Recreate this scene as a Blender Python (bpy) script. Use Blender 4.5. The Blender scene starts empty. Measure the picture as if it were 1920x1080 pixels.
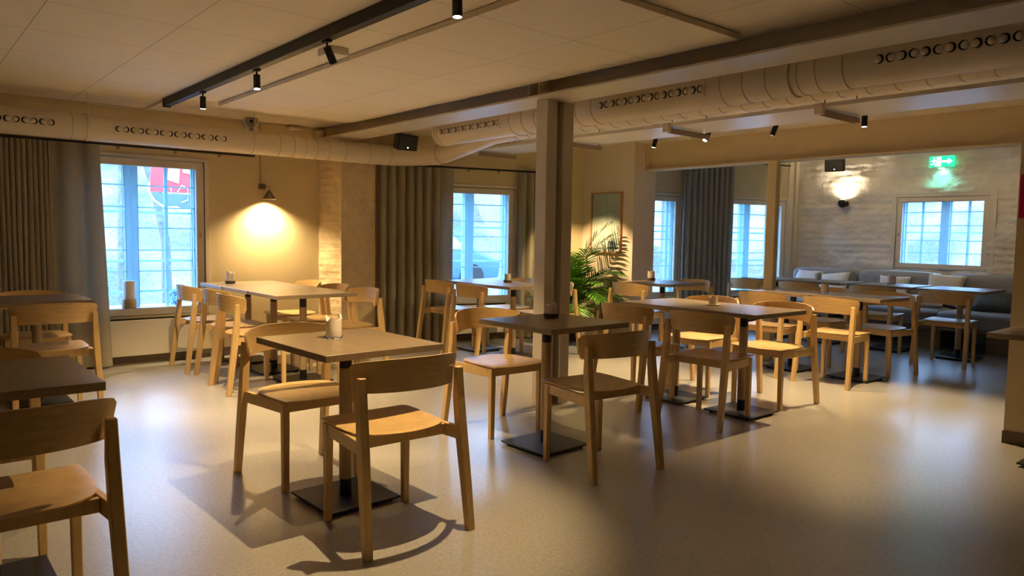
import bpy, bmesh, math, random
from mathutils import Vector, Matrix, noise
random.seed(7)
PI = math.pi
S = bpy.context.scene
COL = S.collection

# ------------------------------------------------------------------ camera
cam_d = bpy.data.cameras.new('camera')
cam = bpy.data.objects.new('camera', cam_d)
COL.objects.link(cam)
FW = Vector((0.64777798, 0.75845057, -0.0716689))
RT = Vector((0.76104421, -0.64851014, 0.01569433))
UP = RT.cross(FW)
RT.normalize(); FW.normalize(); UP.normalize()
mw = Matrix(((RT.x, UP.x, -FW.x, 0.0), (RT.y, UP.y, -FW.y, 0.0), (RT.z, UP.z, -FW.z, 1.2407), (0, 0, 0, 1)))
cam.matrix_world = mw
cam_d.sensor_width = 36
cam_d.lens = 1385.2 / 1920 * 36
cam_d.clip_start = 0.05
cam_d.clip_end = 200
S.camera = cam

# ------------------------------------------------------------------ view, world
S.view_settings.view_transform = 'Standard'
S.view_settings.look = 'None'
S.view_settings.gamma = 1
S.view_settings.use_curve_mapping = False
S.view_settings.exposure = 1.15
S.cycles.diffuse_bounces = 8
wd = bpy.data.worlds.new('overcast_sky'); S.world = wd
wd.use_nodes = True
bg = wd.node_tree.nodes['Background']
bg.inputs[0].default_value = (0.36, 0.60, 1.0, 1)
bg.inputs[1].default_value = 8.0

WARM = (1.0, 0.69, 0.32)
SPOT_W = 62.0        # watts of one ceiling spot
LAMPS = []


def spot_lamp(name, loc, target, watts, angle=70, blend=0.5, col=WARM, r=0.010, parent=None):
    l = bpy.data.lights.new(name, 'SPOT')
    l.energy = watts * 1.25; l.color = col; l.spot_size = math.radians(angle); l.spot_blend = blend
    l.shadow_soft_size = r
    o = bpy.data.objects.new(name, l); COL.objects.link(o)
    o.location = loc
    o.rotation_euler = (Vector(target) - Vector(loc)).to_track_quat('-Z', 'Y').to_euler()
    LAMPS.append(o)
    return o


def portal(loc, sx, sy, rot):
    l = bpy.data.lights.new('window_portal', 'AREA')
    l.shape = 'RECTANGLE'; l.size = sx; l.size_y = sy
    l.cycles.is_portal = True
    o = bpy.data.objects.new('window_portal', l); COL.objects.link(o)
    o.location = loc; o.rotation_euler = rot
    return o


# ------------------------------------------------------------------ materials
def mat(name, col, rough=0.5, metal=0.0, spec=0.5):
    m = bpy.data.materials.new(name); m.use_nodes = True
    b = m.node_tree.nodes['Principled BSDF']
    b.inputs['Base Color'].default_value = (*col, 1)
    b.inputs['Roughness'].default_value = rough
    b.inputs['Metallic'].default_value = metal
    b.inputs['Specular IOR Level'].default_value = spec
    return m


def N(m, t, **kw):
    n = m.node_tree.nodes.new(t)
    for k, v in kw.items():
        setattr(n, k, v)
    return n


def L(m, a, b):
    m.node_tree.links.new(a, b)


def bsdf(m):
    return m.node_tree.nodes['Principled BSDF']


def noise_col(m, c1, c2, scale, detail=4, stretch=(1, 1, 1), lo=0.3, hi=0.7, bump=0.0, bscale=None, bdist=0.01, coord='Object'):
    tc = N(m, 'ShaderNodeTexCoord'); mp = N(m, 'ShaderNodeMapping')
    mp.inputs['Scale'].default_value = stretch
    L(m, tc.outputs[coord], mp.inputs[0])
    nz = N(m, 'ShaderNodeTexNoise'); nz.inputs['Scale'].default_value = scale; nz.inputs['Detail'].default_value = detail
    L(m, mp.outputs[0], nz.inputs['Vector'])
    cr = N(m, 'ShaderNodeValToRGB')
    cr.color_ramp.elements[0].position = lo; cr.color_ramp.elements[0].color = (*c1, 1)
    cr.color_ramp.elements[1].position = hi; cr.color_ramp.elements[1].color = (*c2, 1)
    L(m, nz.outputs['Fac'], cr.inputs[0])
    L(m, cr.outputs[0], bsdf(m).inputs['Base Color'])
    if bump:
        n2 = N(m, 'ShaderNodeTexNoise'); n2.inputs['Scale'].default_value = bscale or scale * 3; n2.inputs['Detail'].default_value = 5
        L(m, mp.outputs[0], n2.inputs['Vector'])
        bp = N(m, 'ShaderNodeBump'); bp.inputs['Strength'].default_value = bump; bp.inputs['Distance'].default_value = bdist
        L(m, n2.outputs['Fac'], bp.inputs['Height']); L(m, bp.outputs[0], bsdf(m).inputs['Normal'])
    return m, mp


M = {}
M['wall'] = noise_col(mat('wall_paint_sand', (0.7, 0.62, 0.5), 0.75), (0.64, 0.53, 0.315), (0.68, 0.565, 0.345), 3, bump=0.12, bscale=90, bdist=0.004)[0]
M['stub'] = noise_col(mat('wall_sand_pink_bounce', (0.5, 0.42, 0.36), 0.75), (0.70, 0.60, 0.51), (0.73, 0.62, 0.53), 3)[0]  # sand paint with pink reflected light mixed into its colour
M['white_wall'] = noise_col(mat('painted_masonry', (0.6, 0.56, 0.5), 0.6), (0.66, 0.62, 0.56), (0.78, 0.74, 0.68), 5, bump=0.5, bscale=22, bdist=0.02)[0]
M['pier'] = noise_col(mat('painted_brick_sand', (0.6, 0.5, 0.36), 0.7), (0.64, 0.51, 0.32), (0.75, 0.61, 0.40), 9, bump=0.5, bscale=30, bdist=0.015)[0]
M['ceil'] = noise_col(mat('ceiling_paint', (0.55, 0.5, 0.42), 0.8), (0.77, 0.69, 0.56), (0.80, 0.72, 0.59), 2)[0]
M['beam'] = noise_col(mat('steel_paint_taupe', (0.42, 0.36, 0.28), 0.4), (0.56, 0.50, 0.42), (0.60, 0.54, 0.45), 2)[0]
M['duct'] = noise_col(mat('duct_paint_sand', (0.52, 0.45, 0.36), 0.45), (0.70, 0.61, 0.48), (0.74, 0.65, 0.52), 3)[0]
M['frame'] = mat('window_frame_cream', (0.70, 0.63, 0.53), 0.45)
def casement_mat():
    # white bars made translucent and cyan tinted to imitate sky glow
    m = mat('outer_casement_glow', (0.80, 0.90, 0.93), 0.4)
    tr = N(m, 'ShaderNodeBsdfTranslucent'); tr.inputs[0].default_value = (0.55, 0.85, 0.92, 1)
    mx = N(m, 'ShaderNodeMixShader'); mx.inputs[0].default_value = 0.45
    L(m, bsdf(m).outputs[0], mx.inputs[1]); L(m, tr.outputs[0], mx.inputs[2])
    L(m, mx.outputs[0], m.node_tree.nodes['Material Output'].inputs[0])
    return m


M['casement'] = casement_mat()
M['black'] = mat('black_powder_coat', (0.006, 0.006, 0.0065), 0.5)
M['dark_plate'] = noise_col(mat('black_steel_plate', (0.02, 0.02, 0.022), 0.38), (0.016, 0.016, 0.018), (0.03, 0.03, 0.033), 30)[0]
M['hole'] = mat('dark_opening', (0.006, 0.005, 0.004), 0.9)
M['heater'] = mat('heater_white', (0.74, 0.69, 0.60), 0.4)
M['curtain'] = noise_col(mat('curtain_linen', (0.36, 0.32, 0.25), 0.9), (0.46, 0.41, 0.31), (0.56, 0.50, 0.39), 120, stretch=(1, 1, 0.15), bump=0.2, bscale=300, bdist=0.002)[0]
M['curtain_far'] = noise_col(mat('curtain_grey_linen', (0.36, 0.32, 0.28), 0.9), (0.50, 0.455, 0.39), (0.60, 0.55, 0.48), 120, stretch=(1, 1, 0.15), bump=0.2, bscale=300, bdist=0.002)[0]
for k_ in ('curtain', 'curtain_far'):
    m_ = M[k_]; tr_ = N(m_, 'ShaderNodeBsdfTranslucent'); tr_.inputs[0].default_value = (0.42, 0.40, 0.34, 1)
    mx_ = N(m_, 'ShaderNodeMixShader'); mx_.inputs[0].default_value = 0.38
    L(m_, bsdf(m_).outputs[0], mx_.inputs[1]); L(m_, tr_.outputs[0], mx_.inputs[2])
    L(m_, mx_.outputs[0], m_.node_tree.nodes['Material Output'].inputs[0])
M['sofa'] = noise_col(mat('sofa_grey_linen', (0.28, 0.29, 0.32), 0.85), (0.27, 0.27, 0.29), (0.34, 0.34, 0.36), 40, bump=0.25, bscale=200, bdist=0.003)[0]
M['sofa_base'] = mat('sofa_base_wood', (0.20, 0.14, 0.09), 0.5)
M['brown_base'] = mat('skirting_brown', (0.14, 0.10, 0.065), 0.5)
M['wax'] = mat('candle_wax', (0.82, 0.76, 0.70), 0.45)
bsdf(M['wax']).inputs['Subsurface Weight'].default_value = 0.35
bsdf(M['wax']).inputs['Subsurface Radius'].default_value = (0.03, 0.02, 0.012)
M['pinkwax'] = mat('candle_wax_pink', (0.93, 0.78, 0.68), 0.45)
M['glassware'] = mat('clear_glass_dish', (0.95, 0.95, 0.95), 0.05)
bsdf(M['glassware']).inputs['Transmission Weight'].default_value = 0.9
M['stone'] = noise_col(mat('dark_stone_dish', (0.09, 0.075, 0.065), 0.6), (0.07, 0.055, 0.05), (0.12, 0.10, 0.085), 60)[0]
M['darkwood'] = mat('dark_wood_dish', (0.16, 0.085, 0.045), 0.5)
M['pillow_w'] = noise_col(mat('pillow_white', (0.7, 0.68, 0.66), 0.9), (0.66, 0.62, 0.58), (0.76, 0.74, 0.72), 30)[0]
M['pillow_d'] = noise_col(mat('pillow_charcoal', (0.05, 0.055, 0.065), 0.85), (0.04, 0.043, 0.05), (0.07, 0.075, 0.085), 20)[0]
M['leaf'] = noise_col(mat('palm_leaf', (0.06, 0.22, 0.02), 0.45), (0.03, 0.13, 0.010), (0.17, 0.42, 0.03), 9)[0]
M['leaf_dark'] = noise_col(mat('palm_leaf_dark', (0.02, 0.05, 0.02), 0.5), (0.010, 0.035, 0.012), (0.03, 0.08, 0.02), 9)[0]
M['seam'] = mat('duct_seam_shadow', (0.50, 0.42, 0.31), 0.6)  # darker than the duct to stand for shadow lines at the joints
M['pot'] = mat('pot_black', (0.02, 0.02, 0.02), 0.5)
M['soil'] = mat('soil', (0.03, 0.02, 0.012), 0.95)
M['frame_wood'] = mat('picture_frame_oak', (0.48, 0.24, 0.09), 0.45)
M['cone'] = mat('lamp_grey_metal', (0.22, 0.18, 0.14), 0.4, 0.3)
M['white_plastic'] = mat('white_plastic', (0.72, 0.68, 0.62), 0.35)
M['grey_plastic'] = mat('grey_plastic', (0.33, 0.31, 0.29), 0.4)
M['zinc'] = mat('painted_channel', (0.34, 0.25, 0.19), 0.5, 0.2)
M['magenta'] = mat('magenta_print', (0.55, 0.01, 0.12), 0.5)
M['red'] = mat('banner_red', (0.60, 0.045, 0.05), 0.6)
M['banner_white'] = mat('banner_white', (0.55, 0.42, 0.42), 0.6)
M['banner_blue'] = mat('sign_navy', (0.08, 0.13, 0.28), 0.6)
M['white_paint'] = mat('white_paint', (0.92, 0.94, 0.96), 0.5)
M['bark'] = noise_col(mat('tree_bark', (0.1, 0.12, 0.16), 0.9), (0.08, 0.09, 0.11), (0.17, 0.18, 0.2), 12)[0]
M['car_blue'] = mat('car_blue', (0.05, 0.12, 0.3), 0.3)
M['tyre'] = mat('tyre', (0.02, 0.02, 0.02), 0.8)
M['glass_dark'] = mat('car_glass', (0.3, 0.4, 0.5), 0.1)


def wood_mat(name, c1, c2, rough, scale=8, stretch=(12, 1, 12)):
    m = mat(name, c1, rough)
    tc = N(m, 'ShaderNodeTexCoord'); mp = N(m, 'ShaderNodeMapping'); mp.inputs['Scale'].default_value = stretch
    L(m, tc.outputs['Object'], mp.inputs[0])
    nz = N(m, 'ShaderNodeTexNoise'); nz.inputs['Scale'].default_value = scale; nz.inputs['Detail'].default_value = 6
    nz.inputs['Distortion'].default_value = 0.6
    L(m, mp.outputs[0], nz.inputs['Vector'])
    cr = N(m, 'ShaderNodeValToRGB')
    cr.color_ramp.elements[0].position = 0.35; cr.color_ramp.elements[0].color = (*c1, 1)
    cr.color_ramp.elements[1].position = 0.65; cr.color_ramp.elements[1].color = (*c2, 1)
    L(m, nz.outputs['Fac'], cr.inputs[0]); L(m, cr.outputs[0], bsdf(m).inputs['Base Color'])
    bp = N(m, 'ShaderNodeBump'); bp.inputs['Strength'].default_value = 0.08; bp.inputs['Distance'].default_value = 0.002
    L(m, nz.outputs['Fac'], bp.inputs['Height']); L(m, bp.outputs[0], bsdf(m).inputs['Normal'])
    return m


M['chair'] = wood_mat('chair_ash_veneer', (0.58, 0.385, 0.165), (0.68, 0.465, 0.21), 0.36, 5, (3, 3, 14))
M['chair_leg'] = wood_mat('chair_ash_solid', (0.58, 0.385, 0.165), (0.68, 0.465, 0.21), 0.4, 5, (14, 14, 1.5))
M['table'] = wood_mat('table_greige_oak', (0.235, 0.178, 0.12), (0.30, 0.23, 0.16), 0.33, 6, (10, 1, 10))
M['pole'] = wood_mat('table_pole_oak', (0.42, 0.29, 0.17), (0.50, 0.35, 0.20), 0.4, 6, (12, 12, 1))


def floor_mat():
    m = mat('polished_concrete', (0.4, 0.38, 0.34), 0.30, spec=0.8)
    bsdf(m).inputs['Coat Weight'].default_value = 0.5
    bsdf(m).inputs['Coat Roughness'].default_value = 0.285
    tc = N(m, 'ShaderNodeTexCoord')
    big = N(m, 'ShaderNodeTexNoise'); big.inputs['Scale'].default_value = 0.9; big.inputs['Detail'].default_value = 5
    fine = N(m, 'ShaderNodeTexNoise'); fine.inputs['Scale'].default_value = 60; fine.inputs['Detail'].default_value = 6
    vo = N(m, 'ShaderNodeTexVoronoi'); vo.inputs['Scale'].default_value = 62
    for t in (big, fine, vo):
        L(m, tc.outputs['Object'], t.inputs['Vector'])
    c1 = N(m, 'ShaderNodeValToRGB')
    c1.color_ramp.elements[0].position = 0.3; c1.color_ramp.elements[0].color = (0.41, 0.40, 0.385, 1)
    c1.color_ramp.elements[1].position = 0.72; c1.color_ramp.elements[1].color = (0.51, 0.50, 0.48, 1)
    L(m, big.outputs['Fac'], c1.inputs[0])
    c2 = N(m, 'ShaderNodeValToRGB')
    c2.color_ramp.elements[0].position = 0.35; c2.color_ramp.elements[0].color = (0.82, 0.82, 0.82, 1)
    c2.color_ramp.elements[1].position = 0.65; c2.color_ramp.elements[1].color = (1.06, 1.06, 1.06, 1)
    L(m, fine.outputs['Fac'], c2.inputs[0])
    mx = N(m, 'ShaderNodeMix', data_type='RGBA', blend_type='MULTIPLY'); mx.inputs[0].default_value = 1
    L(m, c1.outputs[0], mx.inputs[6]); L(m, c2.outputs[0], mx.inputs[7])
    # pits and dark aggregate specks
    sp = N(m, 'ShaderNodeValToRGB')
    sp.color_ramp.elements[0].position = 0.09; sp.color_ramp.elements[0].color = (0.28, 0.25, 0.22, 1)
    sp.color_ramp.elements[1].position = 0.20; sp.color_ramp.elements[1].color = (1, 1, 1, 1)
    L(m, vo.outputs['Distance'], sp.inputs[0])
    n3 = N(m, 'ShaderNodeTexNoise'); n3.inputs['Scale'].default_value = 7; L(m, tc.outputs['Object'], n3.inputs['Vector'])
    r3 = N(m, 'ShaderNodeValToRGB'); r3.color_ramp.elements[0].position = 0.46; r3.color_ramp.elements[1].position = 0.60
    L(m, n3.outputs['Fac'], r3.inputs[0])
    mx2 = N(m, 'ShaderNodeMix', data_type='RGBA', blend_type='MULTIPLY')
    L(m, r3.outputs[0], mx2.inputs[0]); L(m, mx.outputs[2], mx2.inputs[6]); L(m, sp.outputs[0], mx2.inputs[7])
    L(m, mx2.outputs[2], bsdf(m).inputs['Base Color'])
    rr = N(m, 'ShaderNodeMapRange'); rr.inputs[3].default_value = 0.277; rr.inputs[4].default_value = 0.335
    L(m, big.outputs['Fac'], rr.inputs[0]); L(m, rr.outputs[0], bsdf(m).inputs['Roughness'])
    bp = N(m, 'ShaderNodeBump'); bp.inputs['Strength'].default_value = 0.06; bp.inputs['Distance'].default_value = 0.004
    L(m, fine.outputs['Fac'], bp.inputs['Height']); L(m, bp.outputs[0], bsdf(m).inputs['Normal'])
    return m


M['floor'] = floor_mat()


def emit(name, col, s):
    m = bpy.data.materials.new(name); m.use_nodes = True
    nt = m.node_tree; nt.nodes.remove(nt.nodes['Principled BSDF'])
    e = nt.nodes.new('ShaderNodeEmission'); e.inputs[0].default_value = (*col, 1); e.inputs[1].default_value = s
    nt.links.new(e.outputs[0], nt.nodes['Material Output'].inputs[0])
    return m


M['lens'] = emit('lamp_lens_lit', (1.0, 0.86, 0.6), 14)
M['sign_green'] = emit('exit_green', (0.02, 0.75, 0.25), 1.1)
M['sign_white'] = emit('exit_white', (0.75, 1.0, 0.9), 2.2)
M['sign_lamp'] = emit('exit_lamp', (0.55, 1.0, 0.9), 8)
M['led'] = emit('led', (1, 1, 1), 3)
M['led_green'] = emit('led_green', (0.3, 1, 0.3), 2)


def glass_mat():
    m = bpy.data.materials.new('window_glass'); m.use_nodes = True
    nt = m.node_tree; nt.nodes.remove(nt.nodes['Principled BSDF'])
    t = nt.nodes.new('ShaderNodeBsdfTransparent'); t.inputs[0].default_value = (0.93, 0.96, 0.98, 1)
    g = nt.nodes.new('ShaderNodeBsdfGlossy'); g.inputs['Roughness'].default_value = 0.02
    fr = nt.nodes.new('ShaderNodeFresnel'); fr.inputs[0].default_value = 1.3
    mx = nt.nodes.new('ShaderNodeMixShader')
    nt.links.new(fr.outputs[0], mx.inputs[0]); nt.links.new(t.outputs[0], mx.inputs[1]); nt.links.new(g.outputs[0], mx.inputs[2])
    nt.links.new(mx.outputs[0], nt.nodes['Material Output'].inputs[0])
    return m


M['glass'] = glass_mat()


def snow_mat():
    m = mat('hillside', (0.6, 0.6, 0.62), 0.9)
    tc = N(m, 'ShaderNodeTexCoord')
    a = N(m, 'ShaderNodeTexNoise'); a.inputs['Scale'].default_value = 0.5; a.inputs['Detail'].default_value = 8
    b = N(m, 'ShaderNodeTexNoise'); b.inputs['Scale'].default_value = 14; b.inputs['Detail'].default_value = 6
    L(m, tc.outputs['Object'], a.inputs['Vector']); L(m, tc.outputs['Object'], b.inputs['Vector'])
    ca = N(m, 'ShaderNodeValToRGB')
    ca.color_ramp.elements[0].position = 0.38; ca.color_ramp.elements[0].color = (0.065, 0.08, 0.10, 1)
    ca.color_ramp.elements[1].position = 0.62; ca.color_ramp.elements[1].color = (0.19, 0.172, 0.16, 1)
    cb = N(m, 'ShaderNodeValToRGB')
    cb.color_ramp.elements[0].position = 0.4; cb.color_ramp.elements[0].color = (0.68, 0.70, 0.75, 1)
    cb.color_ramp.elements[1].position = 0.6; cb.color_ramp.elements[1].color = (1.1, 1.1, 1.1, 1)
    L(m, a.outputs['Fac'], ca.inputs[0]); L(m, b.outputs['Fac'], cb.inputs[0])
    mx = N(m, 'ShaderNodeMix', data_type='RGBA', blend_type='MULTIPLY'); mx.inputs[0].default_value = 1
    L(m, ca.outputs[0], mx.inputs[6]); L(m, cb.outputs[0], mx.inputs[7]); L(m, mx.outputs[2], bsdf(m).inputs['Base Color'])
    return m


M['hill'] = snow_mat()
M['path_light'] = mat('pale_path', (0.36, 0.33, 0.31), 0.9)
M['facade'] = noise_col(mat('neighbour_facade', (0.5, 0.5, 0.55), 0.9), (0.22, 0.21, 0.22), (0.32, 0.30, 0.31), 2)[0]


def vase_mat():
    m = mat('blue_white_glaze', (0.2, 0.4, 0.8), 0.2)
    tc = N(m, 'ShaderNodeTexCoord')
    v = N(m, 'ShaderNodeTexNoise'); v.inputs['Scale'].default_value = 22; v.inputs['Detail'].default_value = 2; v.inputs['Distortion'].default_value = 3.0
    L(m, tc.outputs['Object'], v.inputs['Vector'])
    c = N(m, 'ShaderNodeValToRGB')
    c.color_ramp.elements[0].position = 0.46; c.color_ramp.elements[0].color = (0.02, 0.08, 0.32, 1)
    c.color_ramp.elements[1].position = 0.54; c.color_ramp.elements[1].color = (0.45, 0.68, 0.95, 1)
    L(m, v.outputs['Fac'], c.inputs[0]); L(m, c.outputs[0], bsdf(m).inputs['Base Color'])
    return m


M['vase'] = vase_mat()


def art_mat():
    m = mat('pale_abstract_print', (0.7, 0.68, 0.6), 0.35)
    tc = N(m, 'ShaderNodeTexCoord'); mp = N(m, 'ShaderNodeMapping'); mp.inputs['Scale'].default_value = (1, 38, 2)
    L(m, tc.outputs['Object'], mp.inputs[0])
    a = N(m, 'ShaderNodeTexNoise'); a.inputs['Scale'].default_value = 1.2; a.inputs['Detail'].default_value = 5
    L(m, mp.outputs[0], a.inputs['Vector'])
    c = N(m, 'ShaderNodeValToRGB')
    c.color_ramp.elements[0].position = 0.36; c.color_ramp.elements[0].color = (0.80, 0.78, 0.65, 1)
    c.color_ramp.elements[1].position = 0.55; c.color_ramp.elements[1].color = (0.90, 0.88, 0.76, 1)
    L(m, a.outputs['Fac'], c.inputs[0]); L(m, c.outputs[0], bsdf(m).inputs['Base Color'])
    return m


M['art'] = art_mat()
M['art_leaf'] = mat('print_blue_grey', (0.22, 0.32, 0.33), 0.4)


def tile_mat(name, px, ox, py, oy, c=(0.81, 0.73, 0.60)):
    """painted board ceiling with thin dark joints every px by py metres"""
    m = mat(name, c, 0.8)
    tc = N(m, 'ShaderNodeTexCoord'); sx = N(m, 'ShaderNodeSeparateXYZ'); L(m, tc.outputs['Object'], sx.inputs[0])
    facs = []
    for k, (p, o_) in enumerate(((px, ox), (py, oy))):
        s1 = N(m, 'ShaderNodeMath', operation='SUBTRACT'); s1.inputs[1].default_value = o_; L(m, sx.outputs[k], s1.inputs[0])
        s2 = N(m, 'ShaderNodeMath', operation='PINGPONG'); s2.inputs[1].default_value = p / 2; L(m, s1.outputs[0], s2.inputs[0])
        s3 = N(m, 'ShaderNodeMath', operation='LESS_THAN'); s3.inputs[1].default_value = 0.0022; L(m, s2.outputs[0], s3.inputs[0])
        facs.append(s3)
    mx_ = N(m, 'ShaderNodeMath', operation='MAXIMUM'); L(m, facs[0].outputs[0], mx_.inputs[0]); L(m, facs[1].outputs[0], mx_.inputs[1])
    ml = N(m, 'ShaderNodeMath', operation='MULTIPLY'); ml.inputs[1].default_value = 0.6; L(m, mx_.outputs[0], ml.inputs[0])
    mix = N(m, 'ShaderNodeMix', data_type='RGBA'); L(m, ml.outputs[0], mix.inputs[0])
    mix.inputs[6].default_value = (*c, 1); mix.inputs[7].default_value = (0.05, 0.035, 0.02, 1)
    L(m, mix.outputs[2], bsdf(m).inputs['Base Color'])
    return m


M['ceil_tiles'] = tile_mat('ceiling_boards', 0.62, 0.65, 0.65, 0.37)
M['raft_tiles'] = tile_mat('ceiling_raft_boards', 1.22, 2.905, 0.655, 2.915)


# ------------------------------------------------------------------ mesh helpers
def box_bm(bm, x0, x1, y0, y1, z0, z1, mx=None):
    vs = [bm.verts.new((x, y, z)) for x in (x0, x1) for y in (y0, y1) for z in (z0, z1)]
    f = [(0, 1, 3, 2), (4, 6, 7, 5), (0, 4, 5, 1), (2, 3, 7, 6), (0, 2, 6, 4), (1, 5, 7, 3)]
    for q in f:
        bm.faces.new([vs[i] for i in q])
    if mx is not None:
        for v in vs:
            v.co = mx @ v.co
    return vs


def tube_bm(bm, pts, r, n=12, caps=True, rs=None):
    pts = [Vector(p) for p in pts]
    rings = []
    for i, p in enumerate(pts):
        a = pts[max(i - 1, 0)]; b = pts[min(i + 1, len(pts) - 1)]
        t = (b - a).normalized()
        up = Vector((0, 0, 1)) if abs(t.z) < 0.95 else Vector((1, 0, 0))
        u = t.cross(up).normalized(); w = u.cross(t).normalized()
        rr = rs[i] if rs else r
        rings.append([bm.verts.new(p + (u * math.cos(2 * PI * k / n) + w * math.sin(2 * PI * k / n)) * rr) for k in range(n)])
    for i in range(len(rings) - 1):
        for k in range(n):
            bm.faces.new((rings[i][k], rings[i][(k + 1) % n], rings[i + 1][(k + 1) % n], rings[i + 1][k]))
    if caps:
        bm.faces.new(rings[0][::-1]); bm.faces.new(rings[-1])


def lathe_bm(bm, prof, n=24, at=(0, 0, 0), wob=None, caps=True):
    """prof = list of (r, z)"""
    rings = []
    for r, z in prof:
        ring = []
        for k in range(n):
            a = 2 * PI * k / n
            zz = z + (wob(a) if wob and z == max(q[1] for q in prof) else 0)
            ring.append(bm.verts.new((at[0] + r * math.cos(a), at[1] + r * math.sin(a), at[2] + zz)))
        rings.append(ring)
    for i in range(len(rings) - 1):
        for k in range(n):
            bm.faces.new((rings[i][k], rings[i][(k + 1) % n], rings[i + 1][(k + 1) % n], rings[i + 1][k]))
    if caps and prof[0][0] > 1e-5:
        bm.faces.new(rings[0][::-1])
    if caps and prof[-1][0] > 1e-5:
        bm.faces.new(rings[-1])


def prism_bm(bm, poly, z0, z1, mx=None):
    a = [bm.verts.new((x, y, z0)) for x, y in poly]; b = [bm.verts.new((x, y, z1)) for x, y in poly]
    bm.faces.new(a[::-1]); bm.faces.new(b)
    n = len(poly)
    for i in range(n):
        bm.faces.new((a[i], a[(i + 1) % n], b[(i + 1) % n], b[i]))
    if mx is not None:
        for v in a + b:
            v.co = mx @ v.co


def finish(bm, smooth=None, bevel=0.0, seg=1):
    bmesh.ops.remove_doubles(bm, verts=bm.verts, dist=1e-6)
    bmesh.ops.recalc_face_normals(bm, faces=bm.faces)
    if bevel:
        es = [e for e in bm.edges if len(e.link_faces) == 2 and e.calc_face_angle(0) > 0.6]
        bmesh.ops.bevel(bm, geom=es, offset=bevel, segments=seg, affect='EDGES', profile=0.6)
    if smooth:
        for f in bm.faces:
            f.smooth = True
        for e in bm.edges:
            if len(e.link_faces) == 2:
                e.smooth = e.calc_face_angle(0) < math.radians(smooth)


def obj(name, bm, m, parent=None, smooth=None, bevel=0.0, seg=1, loc=None, rotz=None):
    finish(bm, smooth, bevel, seg)
    me = bpy.data.meshes.new(name); bm.to_mesh(me); bm.free()
    me.materials.append(m)
    o = bpy.data.objects.new(name, me); COL.objects.link(o)
    if loc is not None:
        o.location = loc
    if rotz is not None:
        o.rotation_euler = (0, 0, rotz)
    if parent is not None:
        o.parent = parent
    return o


def thing(name, label, cat, loc=(0, 0, 0), rotz=0.0, group=None, kind=None):
    o = bpy.data.objects.new(name, None); COL.objects.link(o)
    o.empty_display_size = 0.1
    o.location = loc; o.rotation_euler = (0, 0, rotz)
    tag(o, label, cat, group, kind)
    return o


def tag(o, label=None, cat=None, group=None, kind=None):
    if label: o['label'] = label
    if cat: o['category'] = cat
    if group: o['group'] = group
    if kind: o['kind'] = kind
    return o


def dup(root, loc, rotz, label=None, group=None):
    r = root.copy(); COL.objects.link(r); r.location = loc; r.rotation_euler = (0, 0, rotz)
    if label: r['label'] = label
    if group: r['group'] = group
    for ch in list(root.children):
        c = ch.copy(); COL.objects.link(c); c.parent = r
        for g in list(ch.children):
            d = g.copy(); COL.objects.link(d); d.parent = c
    return r


def struct(name, bm, m, parent=None, **kw):
    o = obj(name, bm, m, parent, **kw)
    if parent is None:
        o['kind'] = 'structure'
    return o


def frame_mx(p0, ang):
    """local x along a wall, local y outward from the room, z up"""
    return Matrix.Translation(Vector((p0[0], p0[1], 0))) @ Matrix.Rotation(math.radians(ang), 4, 'Z')


# ------------------------------------------------------------------ room shell
ZC = 2.335     # ceiling
ZC2 = 2.56     # ceiling of the far bay

bm = bmesh.new(); box_bm(bm, -3.2, 12.5, -3.4, 8.2, -0.1, 0.0)
struct('floor', bm, M['floor'])
bm = bmesh.new(); box_bm(bm, -3.2, 7.0, -3.4, 7.6, ZC, ZC + 0.12)
struct('ceiling', bm, M['ceil_tiles'])
bm = bmesh.new(); box_bm(bm, 7.0, 11.0, -3.4, 7.6, ZC2, ZC2 + 0.1); box_bm(bm, 7.0, 7.03, -3.4, 7.6, ZC + 0.0, ZC2)
struct('ceiling_far_bay', bm, M['ceil'])


def wall_with_openings(name, p0, ang, length, z1, thick, ops, m, s0=0.0):
    mx = frame_mx(p0, ang)
    bm = bmesh.new()
    cur = s0
    for (a, b, za, zb) in sorted(ops):
        box_bm(bm, cur, a, 0, thick, 0, z1, mx)
        box_bm(bm, a, b, 0, thick, 0, za, mx)
        box_bm(bm, a, b, 0, thick, zb, z1, mx)
        cur = b
    box_bm(bm, cur, length, 0, thick, 0, z1, mx)
    return struct(name, bm, m), mx


# back wall in three runs: left (straight), middle and right (turned 15 degrees)
P1O, P2O, P3O = (0.0, 7.389), (4.09, 7.18), (7.0, 6.54)
W1 = (1.17, 2.39, 0.44, 1.887)
W2 = (0.70, 1.74, 0.45, 1.785)
W3 = (0.12, 1.325, 0.43, 1.80)
W4 = (2.05, 3.25, 0.43, 1.80)
_, MX1 = wall_with_openings('wall_back_left', P1O, 0, 4.09, 2.35, 0.42, [W1], M['wall'], s0=-3.2)
_, MX2 = wall_with_openings('wall_back_middle', P2O, -15, 2.80, 2.35, 0.42, [W2], M['wall'])
_, MX3 = wall_with_openings('wall_back_right', P3O, -15, 3.50, ZC2 + .02, 0.42, [W3, W4], M['wall'])

# masonry end wall: local x runs towards the camera side (-Y), outward = +X
XE = 10.373
W5 = (1.403, 2.503, 0.877, 1.823)       # s measured from Y=5.638 down
MX5 = Matrix.Translation(Vector((XE, 5.638, 0))) @ Matrix.Rotation(math.radians(-90), 4, 'Z')


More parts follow.
